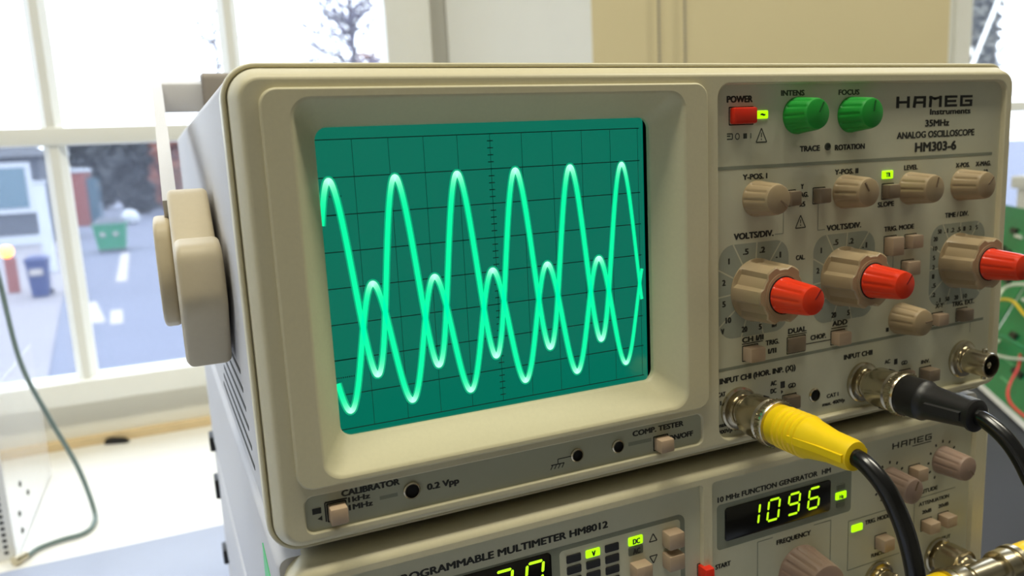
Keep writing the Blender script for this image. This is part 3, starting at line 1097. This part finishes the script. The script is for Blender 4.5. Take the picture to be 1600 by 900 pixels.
d1 = MB().loft([at_y(rrect(25.0, 78.6, -42, -22.8, 1.5, d), y) for y, d in ((2, 0), (1.7, 0), (1.6, .2))], False, True).build('display_window', 'screen_black', PL)
for ch, x in (('2', 58.6), ('0', 69.2)):
    seven_seg(PL, ch, x, -33.2, 5.6, 8.6, 1.5)
for ci, x in enumerate((84.0, 91.0, 98.1)):
    for r_ in range(5):
        z = -28.4 - r_ * 3.9
        lit = ci == 1 and r_ == 0
        led(PL, x, x + 5.2, z, z + 2.7, material='led' if lit else 'chip')
TL('V', 92.9, 94.5, -28.0, 1.9, y=1.52, material='ink')
led(PL, 107.0, 112.5, -28.4, -25.4)
TL('DC', 108.4, 111.4, -27.9, 1.9, y=1.52, material='ink_soft')
led(PL, 107.0, 112.5, -31.9, -28.9, material='led_off')
TL('AC', 108.4, 111.4, -31.4, 1.9, y=1.52, material='ink')
for a in ((120.2, 126.4, -31.6, -26.0), (120.2, 126.4, -39.4, -33.8), (107.3, 113.6, -39.8, -34.2)):
    button(mf, *a, 4.6)
m = MB()
for p, q in (((115.2, -29.0), (118.2, -29.0)), ((118.2, -29.0), (116.7, -26.3)), ((116.7, -26.3), (115.2, -29.0)), ((115.2, -34.2), (118.2, -34.2)), ((118.2, -34.2), (116.7, -36.9)), ((116.7, -36.9), (115.2, -34.2))):
    bar(m, *p, *q, 0.4, 1.93)
tag(m.build('arrow_symbols', 'ink', PL, 0), kind='stuff')
button(mf, 134.8, 138.6, -50.0, -42.4, 4.6, y=2.0, material='red_button', label='red release lever between modules')

# right module: function generator
TR_ = lambda *a, **k: text(PR, *a, **k)
TR_('10 MHz FUNCTION GENERATOR', 143.3, 189.0, -21.6, 2.0, bold=0.034)
TR_('HM', 191.0, 195.5, -21.6, 2.0, bold=0.034)
MB().add(at_y(rrect(143.0, 206.0, -39.5, -22.6, 1.5), 1.98), [tuple(range(44))]).build('printed_field', 'ink_grey', PR, 0)
MB().loft([at_y(rrect(146.4, 195.4, -36.8, -24.4, 1.2, d), y) for y, d in ((2, 0), (1.7, 0), (1.6, .2))], False, True).build('display_window', 'screen_black', PR)
for ch, x in (('1', 155.8), ('0', 164.9), ('9', 174.4), ('6', 184.0)):
    seven_seg(PR, ch, x, -33.6, 5.0, 7.8, 1.5)
led(PR, 198.0, 203.3, -33.4, -30.5)
TR_('Hz', 199.5, 201.8, -33.0, 1.6, y=1.52, material='ink_soft')
led(PR, 198.4, 202.6, -29.6, -27.4, material='led_off')
led(PR, 198.4, 202.6, -36.6, -34.4, material='led_off')
led(PR, 206.6, 212.2, -48.6, -45.8)
TR_('TRIG. MODE', 213.6, 227.0, -47.2, 1.8)
logo(PR, 227.0, 249.6, -19.2, 2.5, 2.0, 0.8)
m = MB()
bar(m, 238, -20.0, 248.6, -20.0, 0.4, 1.95)
tag(m.build('printed_line', 'ink', PR, 0), kind='stuff')
TR_('FREQUENCY', 169.7, 186.2, -44.2, 1.9)
TR_('START', 142.2, 149.0, -46.4, 1.8)
TR_('OUTPUT', 252.6, 262.6, -64.8, 1.6, material='ink_soft')
TR_('AMPLITUDE', 238.0, 253.6, -41.4, 1.7)
TR_('ATTENUATION', 243.0, 260.6, -46.6, 1.6)
TR_('20dB', 245.0, 250.6, -50.4, 1.6)
TR_('20dB', 254.4, 260.6, -50.0, 1.6)
TR_('FUNCTION', 217.5, 227.0, -62.0, 1.6)
m = MB()
for l in ((161, -40.8, 168, -40.8), (161, -40.8, 161, -74), (187.5, -40.8, 196, -40.8), (196, -40.8, 196, -74), (205, -43.6, 233, -43.6), (205, -43.6, 205, -64), (205, -64, 233, -64), (240.5, -43, 264, -43), (240.5, -43, 240.5, -62)):
    bar(m, *l, 0.35, 1.95)
tag(m.build('printed_line', 'ink_grey', PR, 0), kind='stuff')
m = MB()
for cx, cz in ((226, -32), (255.4, -29.2)):
    for a in range(-2, 9):
        t = math.radians(a * 30)
        bar(m, cx + 7.2 * math.cos(t), cz + 7.2 * math.sin(t), cx + 8.4 * math.cos(t), cz + 8.4 * math.sin(t), 0.9, 1.95)
tag(m.build('dial_marks', 'ink', PR, 0), kind='stuff')
button(mf, 236.6, 242.4, -33.6, -28.2, 4.6)
button(mf, 244.8, 250.6, -57.6, -53.0, 4.6)
button(mf, 254.6, 260.4, -57.2, -52.6, 4.6)
button(mf, 219.4, 225.2, -58.6, -53.4, 4.6)
knob(mf, 'pink', 226.0, -32.0, YP, -9.6, None, 0.4)
knob(mf, 'pink', 255.4, -29.2, YP, -9.6, None, 2.3)
knob(mf, 'freq', 181.0, -57.5, YP, -11.6, 'large frequency knob', 0.9)
bnc_socket(mf, 255.0, -70.6)
bnc_socket(mf, 221.5, -72.0)


# ================================================================== BNC CABLES
def plug(root, x, z, y0, boot, L, tint, ybase):
    """bayonet plug pushed onto a socket whose front is at y0"""
    c = MB().lathe((x, y0, z), (0, -1, 0), [(5.6, 0), (6.9, .2), (7.2, 1.0), (7.2, 8.0), (6.6, 8.6), (6.6, 9.6), (7.6, 9.9), (7.9, 10.6), (7.9, 12.2), (7.5, 12.9), (6.2, 13.0)], 40).build('bayonet_collar', 'nickel', root)
    m = MB()
    for i in range(36):
        a = 2 * math.pi * i / 36
        m.box(x + 7.75 * math.cos(a) - .25, x + 7.75 * math.cos(a) + .25, y0 - 12.3, y0 - 10.2, z + 7.75 * math.sin(a) - .25, z + 7.75 * math.sin(a) + .25)
    tag(m.build('knurling', 'nickel', c), kind='stuff')
    for s in (-1, 1):
        MB().lathe((x, y0 - 4.5, z), (s * .35, 0, 1 if s > 0 else -1), [(1.0, 6.9), (1.0, 7.35)], 14).build('bayonet_slot', 'hole', c)
    return c


cy = thing('bnc_cable', 'black BNC cable with yellow strain relief plugged into the first channel', 'cable', (B1[0], -6, B1[1]))
plug(cy, *B1, -4.5, 'yellow', 0, None, 0)
yb = MB()
pr_ = [(6.4, 0), (6.7, .6), (6.7, 3)]
for k in range(5):
    d = 3 + k * 2.2
    pr_ += [(6.9, d + .3), (6.9, d + 1.1), (6.45, d + 1.5), (6.45, d + 2.0)]
pr_ += [(6.2, 15), (5.0, 22), (4.7, 29.5), (4.3, 31), (3.4, 31.1)]
yb.lathe((B1[0], -17.2, B1[1]), (0, -1, 0), pr_, 36)
boot = yb.build('strain_relief', 'yellow', cy, 40)
for s in (-1, 1):
    MB().loft([[(B1[0] + s * .2, y, B1[1] + s * (r + o)) if False else (B1[0] + s * (r + o), y, B1[1] + dz) for (o, dz) in ((-.8, -1.4), (.5, -1.1), (.5, 1.1), (-.8, 1.4))] for y, r in ((-28, 6.4), (-39, 5.0), (-47.6, 4.6))], True, True).build('grip_rib', 'yellow', boot)
CABLE_Y = [(152.5, -46, 11), (152.7, -52, 9.6), (153.5, -59, 3.5), (154.5, -65, -9), (155.2, -68, -26), (155.0, -68, -50), (153, -66, -90), (150, -60, -150), (160, -60, -240), (210, -80, -257.5), (330, -60, -257.5)]
MB().tube(CABLE_Y, 2.6, 16, 10).build('cable', 'cable_black', cy)

cb = thing('bnc_cable', 'black BNC cable with black strain relief plugged into the second channel', 'cable', (B2[0], -6, B2[1]))
plug(cb, *B2, -4.5, 'black', 0, None, 0)
bb = MB()
bb.lathe((B2[0], -16.8, B2[1]), (0, -1, 0), [(6.9, 0), (7.0, 1), (7.0, 8), (6.4, 8.6), (5.9, 11), (5.6, 14), (4.8, 22), (4.6, 25.2), (5.3, 25.5), (5.3, 26.6), (4.6, 27), (3.2, 27.1)], 36)
bbo = bb.build('strain_relief', 'boot_black', cb, 40)
MB().loft([[(B2[0] - (r + o), y, B2[1] + dz) for (o, dz) in ((-.6, -1.8), (.7, -1.3), (.7, 1.3), (-.6, 1.8))] for y, r in ((-29, 5.8), (-36, 5.0), (-41, 4.7))], True, True).build('grip_rib', 'rubber', bbo)
CABLE_B = [(210, -42, 11), (210.1, -47, 10.0), (210.3, -54, 5.6), (210.4, -60, -2), (211, -65, -14), (214, -69, -45), (228, -76, -90), (240, -76, -160), (262, -82, -240), (330, -90, -257.5), (450, -60, -257.5)]
MB().tube(CABLE_B, 2.6, 16, 10).build('cable', 'cable_black', cb)

# tee adaptor on the generator output with two yellow plugs
TZ, TY = -70.6, -17.0
te = thing('tee_adaptor', 'nickel BNC tee adaptor on the generator output at lower right', 'adaptor', (255, -8, TZ))
MB().lathe((255, -2.0, TZ), (0, -1, 0), [(5.6, 0), (7.2, .4), (7.2, 8), (5.6, 8.4), (5.0, 9), (5.0, 13)], 32).build('bayonet_collar', 'nickel', te)
MB().lathe((243, TY, TZ), (1, 0, 0), [(4.9, 0), (4.9, 5), (5.6, 5.4), (5.6, 18.6), (4.9, 19), (4.9, 24)], 32).build('tee_body', 'nickel', te)
for s, nm in ((-1, 'yellow-booted BNC plug on the left arm of the tee adaptor'), (1, 'yellow-booted BNC plug on the right arm of the tee adaptor')):
    x = 255 + s * 10
    pq = thing('bnc_cable', nm, 'cable', (x, TY, TZ))
    MB().lathe((x, TY, TZ), (s, 0, 0), [(5.6, 0), (6.9, .2), (7.1, 1), (7.1, 6), (6.4, 6.4), (6.4, 7.2), (7.7, 7.6), (7.7, 10), (6.0, 10.2)], 36).build('bayonet_collar', 'nickel', pq)
    MB().lathe((x + s * 10, TY, TZ), (s, 0, 0), [(6.4, 0), (6.7, .6), (6.7, 10), (5.0, 18), (4.6, 24), (3.0, 24.2)], 32).build('strain_relief', 'yellow', pq)
    MB().tube([(x + s * 32, TY, TZ), (x + s * 40, TY - 1, TZ - 4), (x + s * 50, TY - 8, TZ - 38), (x + s * 54, TY - 12, -180), (x + s * 60, TY - 16, -245), (x + s * 90, TY - 16, -257.8)], 2.6, 12, 6).build('cable', 'cable_black', pq)

# ================================================================== BENCH CLUTTER, RIGHT
A_ = Vector((984, 481, BENCH + 2.5))
U_ = Vector((0.62, 0.785, 0)).normalized()
TH = math.radians(64)
V_ = Vector((0.785 * math.cos(TH), -0.62 * math.cos(TH), math.sin(TH))).normalized()
N_ = U_.cross(V_).normalized()
if N_.dot(Vector((-1, -0.6, 0.4))) < 0:
    N_ = -N_


def pq_(s, t, n=0.0):
    return A_ + U_ * s + V_ * t + N_ * n


def pbox(m, s0, s1, t0, t1, n0, n1):
    v = [tuple(pq_(s, t, n)) for s in (s0, s1) for t in (t0, t1) for n in (n0, n1)]
    m.add(v, [(0, 1, 3, 2), (4, 6, 7, 5), (0, 4, 5, 1), (2, 3, 7, 6), (0, 2, 6, 4), (1, 5, 7, 3)])
    return m


for bi, (s0, s1, lab) in enumerate(((-240, 88, 'nearer green circuit board leaning beside the instrument stack'), (96, 395, 'farther green circuit board leaning toward the window pier'))):
    bd = thing('circuit_board', lab, 'circuit board', tuple(pq_((s0 + s1) / 2, 0)), 'green circuit boards')
    pbox(MB(), s0, s1, 0.0, 262, -1.0, 1.0).build('board', 'pcb', bd, 0)
    pbox(MB(), s0, s1, 0.0, 7, -2.5, 2.5).build('edge_rail', 'white_plastic', bd, 0)
    rnd = random.Random(5 + bi)
    for k in range(26):
        s = rnd.uniform(s0 + 14, s1 - 40)
        t = rnd.uniform(18, 236)
        c = rnd.random()
        if c < .4:
            pbox(MB(), s, s + rnd.uniform(18, 34), t, t + 8, 1, 5).build('chip', 'chip', bd, 0)
        elif c < .7:
            pbox(MB(), s, s + rnd.uniform(12, 40), t, t + 4, 1, 6).build('connector', 'white_plastic', bd, 0)
        else:
            pbox(MB(), s, s + rnd.uniform(30, 90), t, t + 1.6, 1, 1.3).build('copper_track', 'pcb_trace', bd, 0)
    # props behind the board
    for s in (s0 + 30, s1 - 30):
        p = pq_(s, 250, -2)
        MB().tube([tuple(p), (p.x + 60, p.y - 47, BENCH + 3)], 3, 8, 1).build('prop', 'lamp_body', bd)


def wire(name, label, matn, pts, r=1.5):
    o = MB().tube(pts, r, 8, 10).build(name, matn)
    return tag(o, label, 'wire', 'loose hook-up wires at the right')


def bp_(s, t, n):
    return tuple(pq_(s, t, n))


wire('hookup_wire', 'yellow wire arching out from behind the oscilloscope over the circuit board', 'wire_yellow', [(640, 190, BENCH + 70), (690, 215, BENCH + 64), (760, 260, BENCH + 100), (840, 320, BENCH + 128), bp_(-200, 120, 30), bp_(-215, 150, 2)], 2.2)
wire('hookup_wire', 'red wire hanging down past the edge of the green board', 'wire_red', [bp_(-20, 70, 3), bp_(-60, 60, 14), bp_(-110, 20, 22), (800, 262, BENCH + 30), (690, 140, BENCH + 6), (600, 40, BENCH + 3), (600, -40, BENCH + 3)], 1.9)
wire('hookup_wire', 'green wire lying across the grey bench', 'wire_green', [(330, 120, BENCH + 2), (460, 150, BENCH + 2), (560, 170, BENCH + 14), (640, 180, BENCH + 40), (720, 190, BENCH + 30), (760, 120, BENCH + 2)], 1.8)
wire('hookup_wire', 'pale wire looping over the circuit board beside the stack', 'wire_white', [bp_(60, 70, 3), bp_(30, 60, 24), bp_(30, 100, 40), bp_(70, 140, 30), bp_(20, 158, 20), bp_(-60, 150, 14), bp_(-120, 150, 3)], 2.2)
wire('hookup_wire', 'lower pale wire crossing the nearer green board', 'wire_white', [bp_(80, 38, 3), bp_(30, 50, 18), bp_(-30, 62, 14), bp_(-90, 80, 10), bp_(-150, 92, 3)], 2.0)
wire('hookup_wire', 'short yellow wire high on the circuit board', 'wire_yellow', [bp_(160, 100, 3), bp_(110, 118, 16), bp_(60, 128, 16), bp_(0, 118, 10), bp_(-60, 128, 3)], 2.0)
wire('hookup_wire', 'dark green wire running over the lower circuit board', 'wire_green', [bp_(90, 52, 3), bp_(20, 80, 22), bp_(-60, 84, 18), bp_(-140, 100, 3)], 1.8)
# white carton behind the boards
cart = thing('storage_carton', 'white carton with grey lid standing behind the circuit boards', 'carton', (1680, 700, -263))
MB().box(1500, 1860, 640, 800, -262.9, -10, 3).build('carton_body', 'white_plastic', cart)
MB().box(1492, 1868, 632, 808, -10, 14, 3).build('carton_lid', 'white_plastic', cart)

# ================================================================== LEFT: rack upright, acrylic sheet, cable, scrap
rk = thing('perforated_rack', 'white perforated metal rack upright with clear side sheet at left edge', 'rack', (-210, 700, -263))
up = MB()
xa, xb = -214.0, -196.0
up.box(xa, xb, 640, 642, -263, 30)
up.box(xa, xa + 2, 642, 660, -263, 30)
up.build('upright', 'white_plastic', rk, 0)
hm = MB()
for k in range(46):
    z = -256 + k * 6.2
    hm.box(-205, -201.4, 639.7, 640.1, z, z + 3.2)
tag(hm.build('perforations', 'ink', rk, 0), kind='stuff')
MB().box(-196, -193.5, 640, 872, -263, -95, 0.6).build('side_sheet', 'acrylic', rk, 0)
for y, z in ((690, -205), (720, -226), (668, -228), (668, -246)):
    MB().lathe((-193.5, y, z), (1, 0, 0), [(3, 0), (3, 1), (2, 1.6)], 12).build('screw', 'ink', rk)
MB().box(-260, -182, 636, 646, -34, -26, 1).build('shelf_bracket', 'handle', rk)
co = thing('grey_cord', 'thin grey-green cord hanging in front of the window and lying on ledge', 'cord', (-150, 690, -263))
MB().tube([(-196, 680, 120), (-184, 690, 28), (-178, 700, -77), (-162, 705, -141), (-143, 712, -205), (-133, 706, -254), (-132, 680, -259.8), (-140, 662, -260), (-160, 657, -260), (-178, 648, -260), (-186, 634, -260)], 2.4, 10, 8).build('cord', 'cord_grey', co)
MB().lathe((-186, 635, -258), (-.6, -.75, -.0), [(2.6, 0), (4, 1), (4, 9), (5, 9.4), (5, 14)], 16).build('plug', 'nickel', co)
sc = MB()
sc.add([(-141, 958, -262.9), (-113, 948, -262.9), (-108, 956, -262.9), (-132, 968 - 7, -262.9), (-139, 956, -255), (-117, 950, -257), (-114, 954, -256), (-132, 959, -254)],
       [(0, 1, 2, 3), (4, 5, 6, 7), (0, 1, 5, 4), (1, 2, 6, 5), (2, 3, 7, 6), (3, 0, 4, 7)])
tag(sc.build('plastic_scrap', 'black', None, 0), 'small black scrap lying on the white window ledge', 'scrap')

# ================================================================== OUTSIDE
M_ = 1000.0
GZ = -3100.0
g = MB()
g.box(-200 * M_, 300 * M_, 1.6 * M_, 300 * M_, GZ - 200, GZ)
tag(g.build('ground', 'asphalt', None, 0), kind='structure')
pv = MB()
pv.add([(-2210, 14160, GZ + 12), (-2910, 22090, GZ + 12), (-3650, 31500, GZ + 12), (-6300, 62000, GZ + 12), (-14000, 62000, GZ + 12), (-14000, 14160, GZ + 12), (-2100, 5000, GZ + 12), (-14000, 5000, GZ + 12)],
       [(0, 1, 2, 3, 4, 5), (6, 0, 5, 7)])
tag(pv.build('pavement', 'pavement', None, 0), kind='structure')
for k, (x0, y0, x1, y1, wd) in enumerate(((-1730, 26200, -2080, 36000, 160), (-1440, 18600, -1560, 20600, 130), (-1900, 19000, -2350, 22400, 220))):
    d = Vector((x1 - x0, y1 - y0)).normalized()
    nx, ny = -d.y * wd, d.x * wd
    o = MB().add([(x0 + nx, y0 + ny, GZ + 6), (x0 - nx, y0 - ny, GZ + 6), (x1 - nx, y1 - ny, GZ + 6), (x1 + nx, y1 + ny, GZ + 6)], [(0, 1, 2, 3)]).build('road_marking', 'road_paint', None, 0)
    tag(o, kind='structure')

sk = thing('waste_skip', 'green waste skip standing on the road outside the window', 'skip', (-2620, 37600, GZ))
lo = [[(x, y, GZ + z) for x, y in ((-3250 + d, 36900 + d), (-1980 - d, 36900 + d), (-1980 - d, 38400 - d), (-3250 + d, 38400 - d))] for z, d in ((120, 120), (1180, 0), (1180, 70), (500, 100))]
MB().loft(lo, True, True).build('skip_body', 'skip_green', sk, 0)
MB().box(-3290, -1940, 36860, 38440, GZ + 1150, GZ + 1220).build('rim', 'skip_green', sk, 0)
MB().loft([[(x, y, GZ + 1220) for x, y in ((-3250, 36900), (-1980, 36900), (-1980, 38400), (-3250, 38400))], [(x, y, GZ + 1420) for x, y in ((-3100, 37300), (-2130, 37300), (-2130, 38300), (-3100, 38300))]], True, True).build('lid', 'render_grey', sk, 0)
for x in (-2900, -2400):
    MB().box(x - 90, x + 90, 36880, 36905, GZ + 700, GZ + 860).build('emblem', 'road_paint', sk, 0)
for x in (-3050, -2180):
    for y in (37050, 38250):
        MB().lathe((x, y, GZ + 75), (1, 0, 0), [(75, -30), (75, 30)], 12).build('wheel', 'black', sk)
bl = thing('blue_bin', 'blue wheeled bin on the pavement outside the window', 'bin', (-3620, 24500, GZ + 12))
MB().loft([[(x, y, GZ + z) for x, y in ((-3880 + d, 24200 + d), (-3380 - d, 24200 + d), (-3380 - d, 24900 - d), (-3880 + d, 24900 - d))] for z, d in ((40, 60), (1000, 0))], True, True).build('bin_body', 'bin_blue', bl, 0)
MB().loft([[(x, y, GZ + z) for x, y in ((-3900 + d, 24180 + d), (-3360 - d, 24180 + d), (-3360 - d, 24920 - d), (-3900 + d, 24920 - d))] for z, d in ((1000, 0), (1080, 0), (1160, 90))], True, True).build('lid', 'bin_blue', bl, 0)
MB().box(-3800, -3480, 24170, 24198, GZ + 640, GZ + 820).build('sticker', 'road_paint', bl, 0)
for x in (-3860, -3400):
    MB().lathe((x, 24850, GZ + 95), (1, 0, 0), [(85, -25), (85, 25)], 12).build('wheel', 'black', bl)

wp = thing('gate_post', 'white gate post with bracket beside the blue bin outside', 'post', (-4150, 30950, GZ + 12))
MB().box(-4330, -3980, 30800, 31000, GZ + 12, GZ + 3100, 10).build('post', 'paint_far', wp, 0)
MB().box(-4380, -3930, 30750, 31050, GZ + 3100, GZ + 3180, 10).build('post_cap', 'paint_far', wp, 0)

lp = thing('warning_lamp', 'glowing orange lamp on a brown post outside at left', 'lamp', (-4580, 25900, GZ + 12))
MB().box(-4640, -4360, 25850, 26050, GZ + 12, GZ + 1050, 10).build('post', 'brick_far', lp, 0)
MB().lathe((-4560, 25950, GZ + 1050), (0, 0, 1), [(60, 0), (150, 60), (190, 170), (150, 290), (60, 330)], 16).build('lamp_globe', 'lamp_orange', lp)

hs = thing('outbuilding', 'grey outbuilding with a large pale-framed window beyond the glass', 'building', (-8500, 46000, GZ))
MB().box(-12000, -5950, 45500, 52000, GZ, 1300).build('wall', 'render_grey', hs, 0)
MB().loft([[(-12200, 45200, 1300), (-5750, 45200, 1300), (-5750, 52200, 1300), (-12200, 52200, 1300)], [(-11000, 48500, 2050), (-6600, 48500, 2050), (-6600, 48900, 2050), (-11000, 48900, 2050)]], True, True).build('roof', 'roof', hs, 0)
wf = MB().box(-9400, -6350, 45350, 45500, -1500, 1020).build('window_frame', 'paint_far', hs, 0)
MB().box(-9200, -6620, 45300, 45352, -1220, 760).build('pane', 'glass_far', wf, 0)
MB().box(-12000, -5950, 45380, 45500, GZ, GZ + 480).build('plinth', 'paint_far', hs, 0)

rb = thing('brick_house', 'far pinkish brick house corner seen beyond the skip', 'building', (-5600, 60500, GZ))
MB().box(-6100, -5250, 59000, 64000, GZ, 500).build('wall', 'brick_far', rb, 0)
MB().box(-6200, -5150, 58900, 64100, 500, 760).build('roof_edge', 'paint_far', rb, 0)
MB().box(-5250, -4700, 60000, 64000, GZ, 100).build('annex', 'glass_far', rb, 0)
sb_ = MB().lathe((-2720, 57500, GZ), (0, 0, 1), [(300, 0), (560, 150), (600, 500), (420, 850), (120, 980)], 14).build('white_sack', 'paint_far', None)
tag(sb_, 'white bulk sack standing on the road beyond the skip', 'sack')


def tree(name, label, x, y, h, spread, leafm, n, trunk_r, seed, crown_z=None, leaf=180, group='trees outside the windows', twigs=40, zlo=0.35):
    rnd = random.Random(seed)
    t = thing(name, label, 'tree', (x, y, GZ), group)
    m = MB()
    m.tube([(x, y, GZ), (x + 60, y, GZ + h * .4), (x - 40, y, GZ + h * .8), (x, y, GZ + h)], (trunk_r, trunk_r * .2), 8, 4)
    tips = []
    for k in range(twigs):
        z = GZ + h * rnd.uniform(zlo, .95)
        a = rnd.uniform(0, 2 * math.pi)
        f = 1 - 0.75 * abs((z - GZ) / h - 0.55)
        L = spread * f * rnd.uniform(.5, 1)
        p1 = (x + math.cos(a) * L * .5, y + math.sin(a) * L * .5, z + L * .25)
        p2 = (x + math.cos(a) * L, y + math.sin(a) * L, z + L * .55)
        m.tube([(x, y, z), p1, p2], (trunk_r * .3, trunk_r * .06), 5, 2)
        tips += [p1, p2, p2]
    m.build('trunk', 'bark', t)
    lf = MB()
    for k in range(n):
        c = rnd.choice(tips)
        p = Vector((rnd.gauss(c[0], spread * .13), rnd.gauss(c[1], spread * .13), rnd.gauss(c[2], spread * .13)))
        a = Vector((rnd.gauss(0, 1), rnd.gauss(0, 1), rnd.gauss(0, 1))).normalized()
        b = a.orthogonal().normalized()
        s = leaf * rnd.uniform(.5, 1.2)
        lf.add([tuple(p + a * s), tuple(p + b * s * .6), tuple(p - a * s), tuple(p - b * s * .6)], [(0, 1, 2, 3)])
    o = lf.build('foliage', leafm, t, 0)
    tag(o, kind='stuff')
    return t


tree('bare_tree', 'sparse purplish tree against the sky, right of the glazing bar', 6900, 30000, 11500, 2900, 'leaf_purple', 2400, 170, 3, leaf=120, twigs=90)
tree('bare_tree', 'thin bare tree against the sky, left of the glazing bar', 2700, 40000, 10600, 2600, 'leaf_purple', 260, 150, 4, leaf=150, twigs=46)
tree('shrub_tree', 'low reddish tree at the foot of the sparse purplish tree', 9300, 36000, 7600, 2000, 'leaf_orange', 900, 150, 8, leaf=220)
for k, (x, y, h, s, lm, lab) in enumerate(((-6600, 86000, 6000, 2600, 'leaf_dark', 'dark bushy tree at the far end of the road, leftmost'), (-2300, 72000, 5000, 2300, 'leaf_dark', 'dark bushy tree at the far end of the road, in the middle'),
                                           (900, 66000, 4900, 2300, 'leaf_orange', 'russet autumn tree at the far end of the road'), (-600, 80000, 5400, 2500, 'leaf_dark', 'dark bushy tree behind the russet autumn tree'))):
    tree('bushy_tree', lab, x, y, h, s, lm, 3600, 160, 20 + k, leaf=380, twigs=110, zlo=0.03)
iv = thing('ivy_wall', 'grey-green ivy-covered wall outside the right-hand window', 'wall', (14000, 10200, GZ))
MB().box(13000, 14760, 10100, 10400, GZ, 6000).build('wall', 'leaf_green', iv, 0)
rnd = random.Random(77)
lf = MB()
for k in range(5200):
    p = Vector((rnd.uniform(13050, 14730), 10090 - rnd.uniform(0, 160), rnd.uniform(GZ, 5900)))
    a = Vector((rnd.gauss(0, 1), rnd.gauss(0, .5), rnd.gauss(0, 1))).normalized()
    b = a.orthogonal().normalized()
    q = rnd.uniform(50, 120)
    lf.add([tuple(p + a * q), tuple(p + b * q * .7), tuple(p - a * q), tuple(p - b * q * .7)], [(0, 1, 2, 3)])
tag(lf.build('ivy', 'leaf_green', iv, 0), kind='stuff')
pl_ = thing('slanted_pole', 'white slanted pole outside the right-hand window', 'pole', (8000, 6000, GZ))
MB().tube([(6390, 6000, GZ), (8440, 6000, 800), (8880, 6000, 1620), (9500, 6000, 2800)], 20, 10, 1).build('pole', 'paint', pl_)
MB().box(8340, 8440, 5970, 6030, 960, 1060, 12).build('bracket', 'paint', pl_, 0)
